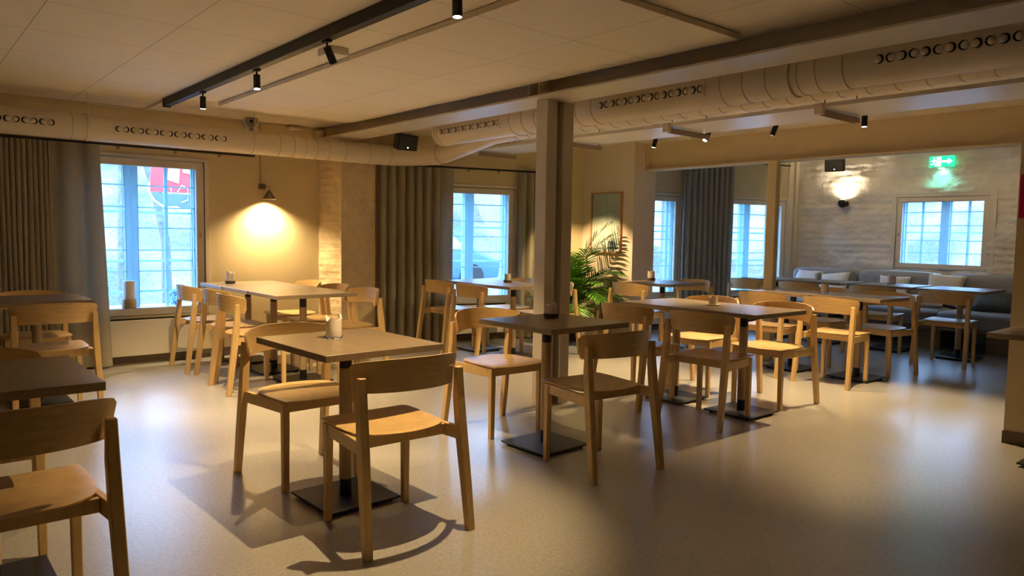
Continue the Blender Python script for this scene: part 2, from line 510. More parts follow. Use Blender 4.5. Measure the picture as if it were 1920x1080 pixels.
def rough_wall(name, mx, s0, s1, z0, z1, step, amp, m, hole=None, brick=(0.24, 0.075), seed=0.0, thick=0.3):
    """hand-laid painted masonry: a dense grid pushed in and out, closed to a slab"""
    bm = bmesh.new()
    ns = max(2, round((s1 - s0) / step)); nz = max(2, round((z1 - z0) / step))
    ss = [s0 + (s1 - s0) * i / ns for i in range(ns + 1)]
    zs = [z0 + (z1 - z0) * j / nz for j in range(nz + 1)]
    if hole:
        def snap(arr, v):
            k = min(range(len(arr)), key=lambda i: abs(arr[i] - v)); arr[k] = v; return k
        ia, ib = snap(ss, hole[0]), snap(ss, hole[1]); ja, jb = snap(zs, hole[2]), snap(zs, hole[3])
    grid = {}
    for i, s in enumerate(ss):
        for j, z in enumerate(zs):
            row = math.floor((z + 0.01 * noise.noise(Vector((s * 2, z, seed)))) / brick[1])
            fz = (z / brick[1]) % 1.0
            fs = ((s + (row % 2) * brick[0] / 2 + 0.03 * noise.noise(Vector((row, seed, s)))) / brick[0]) % 1.0
            mort = min(min(fz, 1 - fz) * brick[1], min(fs, 1 - fs) * brick[0])
            d = -0.5 * max(0, 1 - mort / 0.012)
            d += 1.3 * noise.fractal(Vector((s * 2.2, z * 5, seed)), 0.8, 2.2, 5)
            d += 0.7 * noise.noise(Vector((math.floor((s + (row % 2) * brick[0] / 2) / brick[0]), row, seed + 3)))
            edge = min(i, j, ns - i, nz - j, 3) / 3
            off = amp * d * edge
            grid[i, j] = bm.verts.new(mx @ Vector((s, off, z)))
    for i in range(ns):
        for j in range(nz):
            if hole and ia <= i < ib and ja <= j < jb:
                continue
            bm.faces.new((grid[i, j], grid[i + 1, j], grid[i + 1, j + 1], grid[i, j + 1]))
    # close the slab behind
    if hole:
        cur = s0
        box_bm(bm, s0, hole[0], 0.03, thick, z0, z1, mx); box_bm(bm, hole[1], s1, 0.03, thick, z0, z1, mx)
        box_bm(bm, hole[0], hole[1], 0.03, thick, z0, hole[2], mx); box_bm(bm, hole[0], hole[1], 0.03, thick, hole[3], z1, mx)
    else:
        box_bm(bm, s0 + .01, s1 - .01, 0.02, thick, z0, z1, mx)
    return bm


bm = rough_wall('wall_end', MX5, 0.0, 4.6, 0.0, ZC2, 0.022, 0.026, M['white_wall'], hole=W5, seed=2.0, brick=(0.26, 0.085))
struct('wall_end', bm, M['white_wall'], smooth=80)
bm = bmesh.new(); box_bm(bm, XE, XE + 0.3, -3.4, 1.04, 0, ZC2)
struct('wall_end_lower', bm, M['wall'])

# brick pier beside the corner: lit side face + front face
pA, pB, pC = Vector((3.571, 7.40, 0)), Vector((3.69, 7.10, 0)), Vector((4.10, 7.10, 0))
angA = math.degrees(math.atan2(pB.y - pA.y, pB.x - pA.x))
mxA = Matrix.Translation(pA) @ Matrix.Rotation(math.radians(angA), 4, 'Z')
bm = rough_wall('pier', mxA, 0.0, (pB - pA).length, 0.0, ZC, 0.013, 0.015, M['pier'], seed=5.0, thick=0.03)
mxB = Matrix.Translation(pB)
b2 = rough_wall('pier', mxB, 0.0, 0.41, 0.0, ZC, 0.016, 0.005, M['pier'], seed=9.0, thick=0.25)
me_tmp = bpy.data.meshes.new('t'); b2.to_mesh(me_tmp); b2.free(); bm.from_mesh(me_tmp); bpy.data.meshes.remove(me_tmp)
struct('wall_pier', bm, M['pier'], smooth=80)

# projecting wall with the picture
bm = bmesh.new(); prism_bm(bm, [(6.685, 5.67), (7.075, 5.67), (7.075, 6.9), (6.685, 6.9)], 0, ZC)
struct('wall_stub', bm, M['stub'])
# partition on the right
bm = bmesh.new(); box_bm(bm, 5.28, 5.40, -3.4, 1.448, 0, ZC)
struct('wall_right_partition', bm, M['wall'])
bm = bmesh.new(); box_bm(bm, 5.268, 5.28, -3.4, 1.452, 0, 0.075)
struct('baseboard_right', bm, M['brown_base'])
bm = bmesh.new(); box_bm(bm, -3.2, 12.5, -3.5, -3.4, 0, ZC2)
struct('wall_front', bm, M['wall'])
bm = bmesh.new(); box_bm(bm, -3.3, -3.2, -3.4, 8.2, 0, ZC2)
struct('wall_left', bm, M['wall'])
# baseboards
bm = bmesh.new(); box_bm(bm, -3.2, 3.57, -0.018, 0, 0, 0.085, MX1)
struct('baseboard_back_left', bm, M['brown_base'])
bm = bmesh.new(); box_bm(bm, 0.02, 2.68, -0.018, 0, 0, 0.075, MX2)
struct('baseboard_back_middle', bm, M['brown_base'])
bm = bmesh.new(); box_bm(bm, 0.08, 3.4, -0.018, 0, 0, 0.075, MX3)
struct('baseboard_back_right', bm, M['brown_base'])
# pale timber trim in the far corner
bm = bmesh.new(); box_bm(bm, 3.27, 3.36, -0.02, 0, 0.0, ZC2, MX3); box_bm(bm, 3.39, 3.44, -0.035, 0, 0.0, ZC2, MX3)
struct('trim_1', bm, M['frame'])


# windows ---------------------------------------------------------------
def window(idx, mx, op, muntins, vertical, light_rails, fw=0.072, leaf_split=None, handle=None):
    """cream inner frame with one pane; behind it an old two-leaf casement with thin glazing bars,
       and white outer rails"""
    a, b, za, zb = op
    t = bpy.data.objects.new('window_%d' % idx, None); COL.objects.link(t); t['kind'] = 'structure'
    t.empty_display_size = 0.1
    bm = bmesh.new()
    # flat casing round the opening
    c = 0.035
    for (x0, x1, z0, z1) in ((a - c, b + c, zb, zb + c), (a - c, a, za - 0.0, zb), (b, b + c, za - 0.0, zb)):
        box_bm(bm, x0, x1, -0.012, 0.02, z0, z1, mx)
    obj('casing', bm, M['frame'], t, bevel=0.003)
    bm = bmesh.new()
    g = 0.005
    for (x0, x1, z0, z1) in ((a + g, b - g, zb - fw, zb - g), (a + g, b - g, za + g, za + fw), (a + g, a + fw, za + fw, zb - fw), (b - fw, b - g, za + fw, zb - fw)):
        box_bm(bm, x0, x1, 0.004, 0.05, z0, z1, mx)
    obj('sash_frame', bm, M['frame'], t, bevel=0.004)
    bm = bmesh.new(); box_bm(bm, a + fw - .005, b - fw + .005, 0.022, 0.028, za + fw - .005, zb - fw + .005, mx)
    obj('inner_pane', bm, M['glass'], t)
    # reveal lining
    bm = bmesh.new()
    for (x0, x1, z0, z1) in ((a, b, zb, zb + .01), (a, b, za - .01, za), (a - .01, a, za, zb), (b, b + .01, za, zb)):
        box_bm(bm, x0, x1, 0.05, 0.42, z0, z1, mx)
    obj('reveal_lining', bm, M['casement'], t)
    # old casement leaves
    y0, y1 = 0.15, 0.19
    mid = leaf_split if leaf_split is not None else (a + b) / 2
    for (l0, l1) in ((a, mid), (mid, b)):
        bm = bmesh.new(); st = 0.052
        for (x0, x1, z0, z1) in ((l0, l0 + st, za, zb), (l1 - st, l1, za, zb), (l0 + st, l1 - st, za, za + .055), (l0 + st, l1 - st, zb - .055, zb)):
            box_bm(bm, x0, x1, y0, y1, z0, z1, mx)
        leaf = obj('casement_leaf', bm, M['casement'], t, bevel=0.004)
        bm = bmesh.new()
        for z in muntins:
            box_bm(bm, l0 + st, l1 - st, y0 + .008, y1 - .008, z - .006, z + .006, mx)
        if vertical:
            xm = (l0 + l1) / 2
            box_bm(bm, xm - .014, xm + .014, y0 + .006, y1 - .006, za + .055, zb - .055, mx)
        obj('glazing_bars', bm, M['casement'], leaf)
        # outer leaf
        bm = bmesh.new()
        for (x0, x1, z0, z1) in ((l0, l0 + .04, za, zb), (l1 - .04, l1, za, zb), (l0 + .04, l1 - .04, za, za + .05), (l0 + .04, l1 - .04, zb - .05, zb)):
            box_bm(bm, x0, x1, 0.26, 0.30, z0, z1, mx)
        for z in light_rails:
            box_bm(bm, l0 + .04, l1 - .04, 0.262, 0.298, z - .010, z + .010, mx)
        obj('outer_leaf', bm, M['casement'], t, bevel=0.003)
    if handle:
        hx, hz = handle
        bm = bmesh.new(); lathe_bm(bm, [(0.0, 0.0), (0.011, 0.0), (0.013, 0.006), (0.009, 0.012), (0.0, 0.013)], 16)
        m2 = mx @ Matrix.Translation(Vector((hx, 0.004, hz))) @ Matrix.Rotation(PI / 2, 4, 'X') @ Matrix.Diagonal((1, 1.7, 1, 1))
        for v in bm.verts: v.co = m2 @ v.co
        obj('handle', bm, M['grey_plastic'], t, smooth=50)
    return t


window(1, MX1, W1, (1.646, 1.444, 1.252, 1.044, 0.846, 0.66), True, (1.40, 0.938, 0.645), handle=(2.352, 1.19))
window(2, MX2, W2, (1.59, 1.395, 1.214, 1.032, 0.85, 0.67), False, (1.322, 0.92))
window(3, MX3, W3, (1.59, 1.395, 1.214, 1.032, 0.85, 0.67), False, (1.322, 0.92))
window(4, MX3, W4, (1.59, 1.395, 1.214, 1.032, 0.85, 0.67), False, (1.322, 0.92))
window(5, MX5, W5, (1.624, 1.449, 1.252, 1.09), True, (1.36,), fw=0.07, handle=(1.44, 1.33))
# smooth plaster strips round the end window
bm = bmesh.new()
for (x0, x1, z0, z1) in ((W5[0] - .06, W5[1] + .06, W5[3] + .035, W5[3] + .085), (W5[1] + .035, W5[1] + .075, W5[2] - .03, W5[3] + .035), (W5[0] - .055, W5[0] - .035, W5[2] - .03, W5[3] + .035)):
    box_bm(bm, x0, x1, -0.014, 0.0, z0, z1, MX5)
struct('trim_2', bm, M['white_wall'], bevel=0.003)

for mx, op, in ((MX1, W1), (MX2, W2), (MX3, W3), (MX3, W4), (MX5, W5)):
    c = mx @ Vector(((op[0] + op[1]) / 2, 0.36, (op[2] + op[3]) / 2))
    inward = (mx.to_3x3() @ Vector((0, -1, 0)))
    portal(c, op[1] - op[0], op[3] - op[2], inward.to_track_quat('-Z', 'Y').to_euler())

# ------------------------------------------------------------------ steel beams, posts, ceiling rafts
# (built as structure of the room)
bm = bmesh.new()
box_bm(bm, 3.50, 3.82, -3.3, 7.36, 2.200, 2.214); box_bm(bm, 3.652, 3.668, -3.3, 7.36, 2.214, ZC)
for y in (3.865, 3.975):
    box_bm(bm, 3.515, 3.652, y - .004, y + .004, 2.214, 2.33)
struct('trim_3', bm, M['beam'], bevel=0.002)
bm = bmesh.new()
box_bm(bm, 3.600, 3.700, 3.860, 3.975, 0, 2.20); box_bm(bm, 3.764, 3.862, 3.860, 3.975, 0, 2.20); box_bm(bm, 3.70, 3.764, 3.945, 3.965, 0, 2.20)
struct('trim_4', bm, M['beam'], bevel=0.006, seg=2)
bm = bmesh.new()
box_bm(bm, 6.86, 7.06, -3.3, 5.67, 2.02, 2.036); box_bm(bm, 6.93, 6.945, -3.3, 5.67, 2.036, ZC)
box_bm(bm, 6.875, 6.93, 5.655, 5.67, 2.05, 2.32)
struct('trim_5', bm, M['wall'], bevel=0.003)
bm = bmesh.new(); box_bm(bm, 6.83, 6.905, 3.955, 4.055, 0, 2.02)
struct('trim_6', bm, M['wall'], bevel=0.004)
bm = bmesh.new(); box_bm(bm, 2.24, 3.52, 2.29, 6.54, 2.300, 2.330)
box_bm(bm, 2.27, 3.49, 2.32, 6.51, 2.330, 2.335)
o = struct('ceiling_raft', bm, M['raft_tiles'])
bm = bmesh.new(); box_bm(bm, 4.965, 5.50, -1.0, 6.45, 2.150, 2.178)
tag(obj('ceiling_panel', bm, M['white_plastic'], bevel=0.002), 'long pale panel hung under the ceiling beside the round ducts', 'ceiling panel')

# ------------------------------------------------------------------ outside
bm = bmesh.new()
# ground rising to a slope behind the building, wrapped round both glazed sides
def terrain(x, y):
    d1 = y - 7.8 + 0.27 * max(0, x - 4)
    d2 = x - 10.9
    d = max(d1, d2)
    z = -0.35 if d < 7 else -0.35 + (d - 7) * 0.42
    z = min(z, 9)
    return z + 0.12 * noise.noise(Vector((x * .6, y * .6, 0)))
gx = [-22 + i * 0.9 for i in range(78)]; gy = [-18 + j * 0.9 for j in range(64)]
g = {}
for i, x in enumerate(gx):
    for j, y in enumerate(gy):
        if x < 12.0 and y < 6.0 or (y < 8.2 and x < 5) or (x < 11 and y < 7.4):
            continue
        g[i, j] = bm.verts.new((x, y, terrain(x, y)))
for i in range(len(gx) - 1):
    for j in range(len(gy) - 1):
        q = [(i, j), (i + 1, j), (i + 1, j + 1), (i, j + 1)]
        if all(k in g for k in q):
            bm.faces.new([g[k] for k in q])
o = struct('ground', bm, M['hill'], smooth=60)
# pale path running across behind the left window
bm = bmesh.new(); box_bm(bm, -14, 16, 13.2, 14.3, -0.30, -0.16)
tag(obj('garden_path', bm, M['path_light']), 'pale path crossing the slope outside the left window', 'path')
bm = bmesh.new(); box_bm(bm, 14, 26, 14.5, 15.0, 1.5, 1.8)


def tree(loc, h, seed, label, lean=0.0):
    rnd = random.Random(seed)
    t = thing('bare_tree', label, 'tree', loc)
    bm = bmesh.new()
    def branch(bm, p, d, ln, r, depth):
        pts = [p.copy()]; rs = [r]
        for k in range(5):
            d = (d + Vector((rnd.uniform(-.16, .16), rnd.uniform(-.16, .16), rnd.uniform(-.04, .1)))).normalized()
            p = p + d * ln / 5; pts.append(p.copy()); rs.append(r * (1 - 0.11 * (k + 1)))
            if depth < 3 and k >= (2 if depth == 0 else 1) and rnd.random() < .85:
                dd = (d + Vector((rnd.uniform(-1, 1), rnd.uniform(-1, 1), rnd.uniform(-.1, .6))) * 0.85).normalized()
                branch(bm, p, dd, ln * rnd.uniform(.45, .7), rs[-1] * .55, depth + 1)
        tube_bm(bm, pts, r, 6, True, rs)
    branch(bm, Vector((0, 0, 0)), Vector((lean, 0, 1)).normalized(), h, 0.09, 0)
    obj('trunk_and_branches', bm, M['bark'], t, smooth=60)
    return t


tree((3.60, 13.0, -0.4), 3.6, 3, 'bare forked tree seen through the right half of the left window', 0.06)
tree((19.5, 8.6, -0.4), 3.2, 12, 'bare tree with pale branches outside the window above the sofa', 0.1)
bm = bmesh.new(); tube_bm(bm, [(0, 0, 0), (0.03, 0, 2.2), (0.05, 0, 4.6)], 0.07, 10, True, [0.08, 0.07, 0.05])
tag(obj('tree_trunk', bm, M['bark'], loc=(2.78, 12.4, -0.4), smooth=60), 'single thin dark trunk outside the left pane of the left window', 'tree')

# red and white banner over a dark sign, hung outside the left window
t = thing('hanging_banner', 'red and white banner above a dark blue painted sign outside the left window', 'banner', (2.80, 9.72, 1.85))
t.scale = (.84, 1, 1)
def poly_slab(pts, y0, y1):
    bm = bmesh.new()
    a = [bm.verts.new((x, y0, z)) for x, z in pts]; b = [bm.verts.new((x, y1, z)) for x, z in pts]
    bm.faces.new(a); bm.faces.new(b[::-1])
    n = len(pts)
    for i in range(n):
        bm.faces.new((a[i], a[(i + 1) % n], b[(i + 1) % n], b[i]))
    return bm
obj('red_cloth', poly_slab([(-.36, -.15), (.36, -.15), (.38, .62), (-.28, .62)], 0.0, 0.015), M['red'], t)
obj('white_stripe', poly_slab([(-.12, 0.0), (.04, -.04), (.10, .62), (-.02, .62)], -0.012, -0.002), M['banner_white'], t)
obj('pale_patch', poly_slab([(.10, 0.10), (.34, 0.06), (.36, .62), (.12, .62)], -0.012, -0.002), M['banner_white'], t)
obj('dark_sign', poly_slab([(-.36, -.17), (.36, -.17), (.36, -.30), (.22, -.36), (-.16, -.34), (-.34, -.20)], 0.0, 0.03), M['banner_blue'], t)
bm = bmesh.new()
tube_bm(bm, [(-.37, -.02, -.04), (-.37, -.02, -.16), (-.3, -.02, -.26), (-.16, -.02, -.34), (0, -.02, -.33), (.1, -.02, -.37), (.22, -.02, -.36), (.34, -.02, -.27)], 0.012, 6)
tube_bm(bm, [(.02, -.02, -.14), (.08, -.02, -.06), (.16, -.02, -.10), (.16, -.02, -.24), (.08, -.02, -.27)], 0.008, 6)
tube_bm(bm, [(.24, -.02, -.08), (.24, -.02, -.24)], 0.008, 6)
tube_bm(bm, [(.31, -.02, -.06), (.36, -.02, -.14), (.33, -.02, -.24)], 0.008, 6)
tube_bm(bm, [(-.08, -.02, -.10), (-.07, -.02, -.13), (-.09, -.02, -.18)], 0.008, 6)
obj('white_outline', bm, M['white_paint'], t, smooth=60)
bm = bmesh.new(); tube_bm(bm, [(-.30, .0075, .62), (-.34, .0075, 1.6)], 0.01, 6); tube_bm(bm, [(.37, .0075, .62), (.38, .0075, 1.6)], 0.01, 6); tube_bm(bm, [(-1.2, .0075, 1.6), (1.2, .0075, 1.6)], 0.02, 8)
tube_bm(bm, [(-1.2, .0075, -2.2), (-1.2, .0075, 1.6)], 0.025, 8); tube_bm(bm, [(1.2, .0075, -2.2), (1.2, .0075, 1.6)], 0.025, 8)
obj('hanging_frame', bm, M['bark'], t, smooth=60)

# parked car seen through the middle window
t = thing('parked_car', 'dark blue car parked outside the middle window', 'car', (9.6, 15.2, -0.1), math.radians(-10))
bm = bmesh.new()
prof = [(-2.1, .25), (2.1, .25), (2.15, .7), (1.5, .95), (.9, 1.45), (-1.2, 1.5), (-1.9, 1.0), (-2.15, .9)]
a = [bm.verts.new((x, -.85, z)) for x, z in prof]; b = [bm.verts.new((x, .85, z)) for x, z in prof]
bm.faces.new(a); bm.faces.new(b[::-1])
for i in range(len(prof)):
    bm.faces.new((a[i], a[(i + 1) % len(prof)], b[(i + 1) % len(prof)], b[i]))
obj('body', bm, M['car_blue'], t, bevel=0.08, seg=3, smooth=40)
bm = bmesh.new(); 
a = [bm.verts.new((x, -.87, z)) for x, z in [(-1.5, 1.0), (1.2, .98), (.8, 1.35), (-1.1, 1.4)]]; b = [bm.verts.new((v.co.x, -.84, v.co.z)) for v in a]
bm.faces.new(a); bm.faces.new(b[::-1])
for i in range(4): bm.faces.new((a[i], a[(i + 1) % 4], b[(i + 1) % 4], b[i]))
obj('side_window', bm, M['glass_dark'], t)
for x in (-1.35, 1.35):
    for y in (-.78, .78):
        bm = bmesh.new(); tube_bm(bm, [(x, y - .1, .32), (x, y + .1, .32)], 0.32, 20)
        obj('wheel', bm, M['tyre'], t, smooth=40)

# neighbouring facade beyond the far windows
t = thing('neighbour_house', 'pale house with rows of windows beyond the far right windows', 'house', (17.2, 14.6, -0.4), math.radians(-28))
bm = bmesh.new(); box_bm(bm, -4.5, 4.5, 0, 4, 0, 5.2)
obj('wall', bm, M['facade'], t)
for k in range(6):
    for zz in (0.9, 3.0):
        bm = bmesh.new(); x = -3.9 + k * 1.5; box_bm(bm, x, x + .8, -0.06, 0.0, zz, zz + 1.3)
        f = obj('window', bm, M['white_paint'], t)
        bm = bmesh.new(); box_bm(bm, x + .07, x + .73, -0.08, -0.06, zz + .07, zz + 1.23)
        obj('pane', bm, M['glass_dark'], f)


# ------------------------------------------------------------------ heaters, rods, curtains
def heater(mx, x0, x1, z0, z1, label):
    t = thing('panel_heater', label, 'heater', mx @ Vector(((x0 + x1) / 2, 0, z0)))
    inv = Matrix.Translation(-t.location)
    m2 = inv @ mx
    bm = bmesh.new(); box_bm(bm, x0, x1, -0.072, -0.020, z0, z1, m2)
    obj('housing', bm, M['heater'], t, bevel=0.004, seg=2)
    bm = bmesh.new(); box_bm(bm, x0 + .01, x1 - .01, -0.068, -0.024, z1, z1 + 0.012, m2)
    obj('dark_top_strip', bm, M['hole'], t)  # near-black strip along the top of the housing
    bm = bmesh.new(); box_bm(bm, x0 + .04, x0 + .11, -0.0732, -0.072, z0 + .03, z0 + .034, m2)
    obj('name_mark', bm, M['grey_plastic'], t)
    bm = bmesh.new(); box_bm(bm, x0 + .1, x0 + .14, -0.024, 0.0, z0 + .05, z1 - .05, m2); box_bm(bm, x1 - .14, x1 - .1, -0.024, 0.0, z0 + .05, z1 - .05, m2)
    obj('wall_bracket', bm, M['grey_plastic'], t)
    return t


heater(MX1, 1.30, 2.315, 0.085, 0.412, 'cream panel heater on the wall under the left window')
heater(MX2, 0.96, 1.62, 0.085, 0.42, 'cream panel heater under the middle window')
heater(MX3, 0.20, 1.20, 0.08, 0.40, 'cream panel heater on the wall beside the pink toned corner')
heater(MX3, 2.15, 3.15, 0.08, 0.40, 'cream panel heater under the far right window by the post')


def rod(mx, x0, x1, z, y, label, hooks):
    t = thing('curtain_rail', label, 'curtain rail', mx @ Vector(((x0 + x1) / 2, y, z)))
    m2 = Matrix.Translation(-t.location) @ mx
    bm = bmesh.new(); tube_bm(bm, [m2 @ Vector((x0, y, z)), m2 @ Vector((x1, y, z))], 0.011, 10)
    obj('rail', bm, M['black'], t, smooth=50)
    for hx in hooks:
        bm = bmesh.new()
        pts = [m2 @ Vector((hx + .010 * math.sin(a), y, z - .022 - .012 * math.cos(a))) for a in [2 * PI * k / 10 for k in range(11)]]
        tube_bm(bm, pts, 0.0035, 6)
        obj('glider', bm, M['black'], t, smooth=50)
    bm = bmesh.new()
    for k in range(3):
        xx = x0 + (x1 - x0) * (0.05 + 0.45 * k)
        tube_bm(bm, [m2 @ Vector((xx, y, z)), m2 @ Vector((xx, 0.0, z))], 0.006, 6)
    obj('wall_bracket', bm, M['black'], t, smooth=50)
    return t


rod(MX1, -0.9, 2.845, 1.978, -0.10, 'long black curtain rail over the left window', (1.62, 2.10, 2.50))
rod(MX2, 0.03, 2.3, 1.99, -0.10, 'black curtain rail over the middle window', (1.10, 1.48))
rod(MX3, 0.05, 3.2, 2.30, -0.10, 'curtain rail over the two far windows, mostly hidden by the beam', ())


def curtain(name, mx, x0, x1, z0, z1, y, pleats, label, m, amp=0.05, taper=0.0, amps=None):
    nx = pleats * 14; nz = 14
    rnd = random.Random(hash(label) % 1000 if False else len(label))
    ph = [rnd.uniform(-.5, .5) for _ in range(pleats + 2)]
    am = amps or [rnd.uniform(.7, 1.25) for _ in range(pleats + 2)]
    cx = mx @ Vector(((x0 + x1) / 2, y, z0))
    m2 = Matrix.Translation(-cx) @ mx
    bm = bmesh.new(); rows = []
    for j in range(nz + 1):
        v = j / nz; z = z0 + (z1 - z0) * v
        row = []
        for i in range(nx + 1):
            u = i / nx; k = u * pleats; kk = int(k)
            a_ = am[min(kk, pleats)] * (1 - (k - kk)) + am[min(kk + 1, pleats + 1)] * (k - kk)
            p_ = ph[min(kk, pleats)] * (1 - (k - kk)) + ph[min(kk + 1, pleats + 1)] * (k - kk)
            w = math.sin(2 * PI * k + p_ * (1.2 - 0.5 * v) + 0.25 * math.sin(v * 4 + kk))
            w = math.copysign(abs(w) ** 0.75, w)
            yy = y + amp * a_ * w * (0.9 + 0.25 * (1 - v))
            xx = x0 + (x1 - x0) * u + 0.010 * math.cos(2 * PI * k) + taper * u * (1 - v)
            row.append(bm.verts.new(m2 @ Vector((xx, yy, z))))
        rows.append(row)
    for j in range(nz):
        for i in range(nx):
            bm.faces.new((rows[j][i], rows[j][i + 1], rows[j + 1][i + 1], rows[j + 1][i]))
    bmesh.ops.recalc_face_normals(bm, faces=bm.faces)
    bmesh.ops.solidify(bm, geom=bm.faces[:], thickness=0.003)
    o = obj(name, bm, m, loc=cx, smooth=70)
    tag(o, label, 'curtain')
    return o


curtain('curtain', MX1, -0.6, 1.12, 0.02, 1.965, -0.10, 44, 'tightly pleated beige curtain at the far left of the room', M['curtain'], 0.022)
curtain('curtain', MX1, 1.08, 1.46, 0.02, 1.965, -0.125, 2, 'loosely hanging end of the beige curtain beside the left window', M['curtain'], 0.028, taper=0.07)
curtain('curtain', MX2, 0.03, 0.76, 0.02, 1.975, -0.10, 7, 'pleated beige curtain between the brick pier and the middle window', M['curtain'], 0.045)
curtain('curtain', MX2, 0.70, 0.90, 0.02, 1.975, -0.11, 1, 'flat end of the beige curtain lit by the middle window', M['curtain'], 0.02)
curtain('curtain', MX2, 1.72, 2.25, 0.02, 1.975, -0.10, 5, 'pleated beige curtain right of the middle window behind the steel post', M['curtain'], 0.042)
curtain('curtain', MX3, 1.30, 2.14, 0.02, 2.29, -0.10, 9, 'tall grey beige curtain between the two far windows', M['curtain_far'], 0.045)

# ------------------------------------------------------------------ ducts
def duct(label, path, r, seams, nozz=None, name='round_duct', rs=None, step=0.16):
    t = thing(name, label, 'duct', path[0])
    P = [Vector(p) - t.location for p in path]
    bm = bmesh.new(); tube_bm(bm, P, r, 32, True, rs)
    obj('pipe', bm, M['duct'], t, smooth=40)
    # seam rings
    for (p, d, rr) in seams:
        bm = bmesh.new()
        p = Vector(p) - t.location; d = Vector(d).normalized()
        pr = [(rr - .001, -.0028), (rr + .0032, -.0028), (rr + .0032, .0028), (rr - .001, .0028), (rr - .001, -.0028)]
        lathe_bm(bm, pr, 32, caps=False)
        q = d.to_track_quat('Z', 'Y').to_matrix()
        for v in bm.verts: v.co = q @ v.co + p
        obj('seam', bm, M['seam'], t, smooth=60)
    return t


def nozzle_strip(t, axis, start, end, centre, r, ang, n, plate=True):
    """row of adjustable air nozzles on a flat plate tangent to the duct; axis 'x' or 'y'"""
    def P(s, a, rad):
        if axis == 'y':
            return Vector((centre[0] - math.cos(a) * rad, s, centre[1] - math.sin(a) * rad)) - t.location
        return Vector((s, centre[0] - math.cos(a) * rad, centre[1] - math.sin(a) * rad)) - t.location
    bm = bmesh.new(); w = math.radians(24)
    ks = 6
    for lo, hi, rad0, rad1 in ((-w, w, r - .002, r + .006),):
        pr = []
        for s in (start, end):
            outer = [bm.verts.new(P(s, ang + lo + (hi - lo) * k / ks, rad1)) for k in range(ks + 1)]
            inner = [bm.verts.new(P(s, ang + lo + (hi - lo) * k / ks, rad0)) for k in range(ks + 1)]
            pr.append((outer, inner))
        (o0, i0), (o1, i1) = pr
        for k in range(ks):
            bm.faces.new((o0[k], o0[k + 1], o1[k + 1], o1[k])); bm.faces.new((i0[k], i1[k], i1[k + 1], i0[k + 1]))
            bm.faces.new((o0[k], i0[k], i0[k + 1], o0[k + 1])); bm.faces.new((o1[k], o1[k + 1], i1[k + 1], i1[k]))
        bm.faces.new((o0[0], o1[0], i1[0], i0[0])); bm.faces.new((o0[ks], i0[ks], i1[ks], o1[ks]))
    pl = obj('nozzle_plate', bm, M['duct'], t, smooth=40)
    for k in range(n):
        s = start + (end - start) * (k + .5) / n
        c = P(s, ang, r + .004); dn = (P(s, ang, r + 1) - P(s, ang, r)).normalized()
        bm = bmesh.new()
        rr = min(abs(end - start) / n * 0.42, 0.034)
        tube_bm(bm, [c - dn * .01, c + dn * .004], rr, 20)
        ring = obj('air_nozzle', bm, M['hole'], pl if False else t, smooth=40)
        # tilted cup inside the opening leaves a dark crescent
        axv = Vector((0, 1, 0)) if axis == 'y' else Vector((1, 0, 0))
        side = 1 if k % 2 == 0 else -1
        tilt = Matrix.Rotation(side * 0.5, 3, dn.cross(axv)) @ dn
        bm = bmesh.new()
        c2 = c - dn * .002 + axv * side * rr * 0.24
        bmesh.ops.create_uvsphere(bm, u_segments=16, v_segments=8, radius=rr * 0.86, matrix=Matrix.Translation(c2) @ Matrix.Diagonal((1, 1, 1, 1)))
        obj('nozzle_cup', bm, M['duct'], ring, smooth=60)
    return pl


dn1 = duct('slim cream duct with air nozzles running along the wall above the left window', [(-3.1, 6.95, 2.066), (3.9, 6.95, 2.066)], 0.105,
           [((x, 6.95, 2.066), (1, 0, 0), 0.105) for x in (0.30, 1.20, 2.93, 3.07, 3.19, 3.31, 3.44, 3.62)])
nozzle_strip(dn1, 'x', 1.50, 2.42, (6.95, 2.066), 0.105, 0.0, 16)
nozzle_strip(dn1, 'x', -0.2, 1.08, (6.95, 2.066), 0.105, 0.0, 22)
for x in (1.31, 2.68):
    bm = bmesh.new(); c = Vector((x, 6.95, 2.066)) - dn1.location
    tube_bm(bm, [c - Vector((.006, 0, 0)), c + Vector((.006, 0, 0))], 0.112, 32)
    bm2 = bm; tube_bm(bm, [c + Vector((0, -.108, .03)), c + Vector((0, -.108, .27))], 0.004, 8)
    obj('hanger', bm, M['duct'], dn1, smooth=40)

path = [(3.9, 6.95, 2.066), (4.15, 6.95, 2.066)]
for k in range(1, 9):
    a = PI / 2 * k / 8
    path.append((4.15 + 0.42 * math.sin(a), 6.53 + 0.42 * math.cos(a), 2.066 + 0.02 * k / 8))
for k in range(1, 6):
    path.append((4.57 + 0.006 * k, 6.53 - 0.17 * k, 2.086 + 0.144 * (k / 5)))
path += [(4.60, 5.4, 2.23), (4.60, -3.2, 2.23)]
rs = [0.105] * (len(path) - 2) + [0.1, 0.1]
duct('cream round duct curving from the back wall and running forward behind the bigger duct', path, 0.1,
     [((4.60, 5.3 - 0.17 * k, 2.23), (0.0, 1, 0), 0.1) for k in range(34)] + [((3.9, 6.95, 2.066), (1, 0, 0), 0.105), ((4.15, 6.95, 2.066), (1, 0, 0), 0.105), ((4.56, 6.5, 2.086), (0, 1, 0), 0.105)], rs=rs)
dn2 = duct('large cream duct with air nozzles hanging beside the main steel beam', [(4.15, 5.93, 2.205), (4.15, -3.2, 2.205)], 0.120,
           [((4.15, y, 2.205), (0, 1, 0), 0.120) for y in [4.80 - 0.155 * k for k in range(6)] + [2.75 - 0.155 * k for k in range(6)] + [5.9, 3.86, 2.24, 1.0, .85, .7]])
nozzle_strip(dn2, 'y', 5.80, 4.92, (4.15, 2.205), 0.120, 0.10, 16)
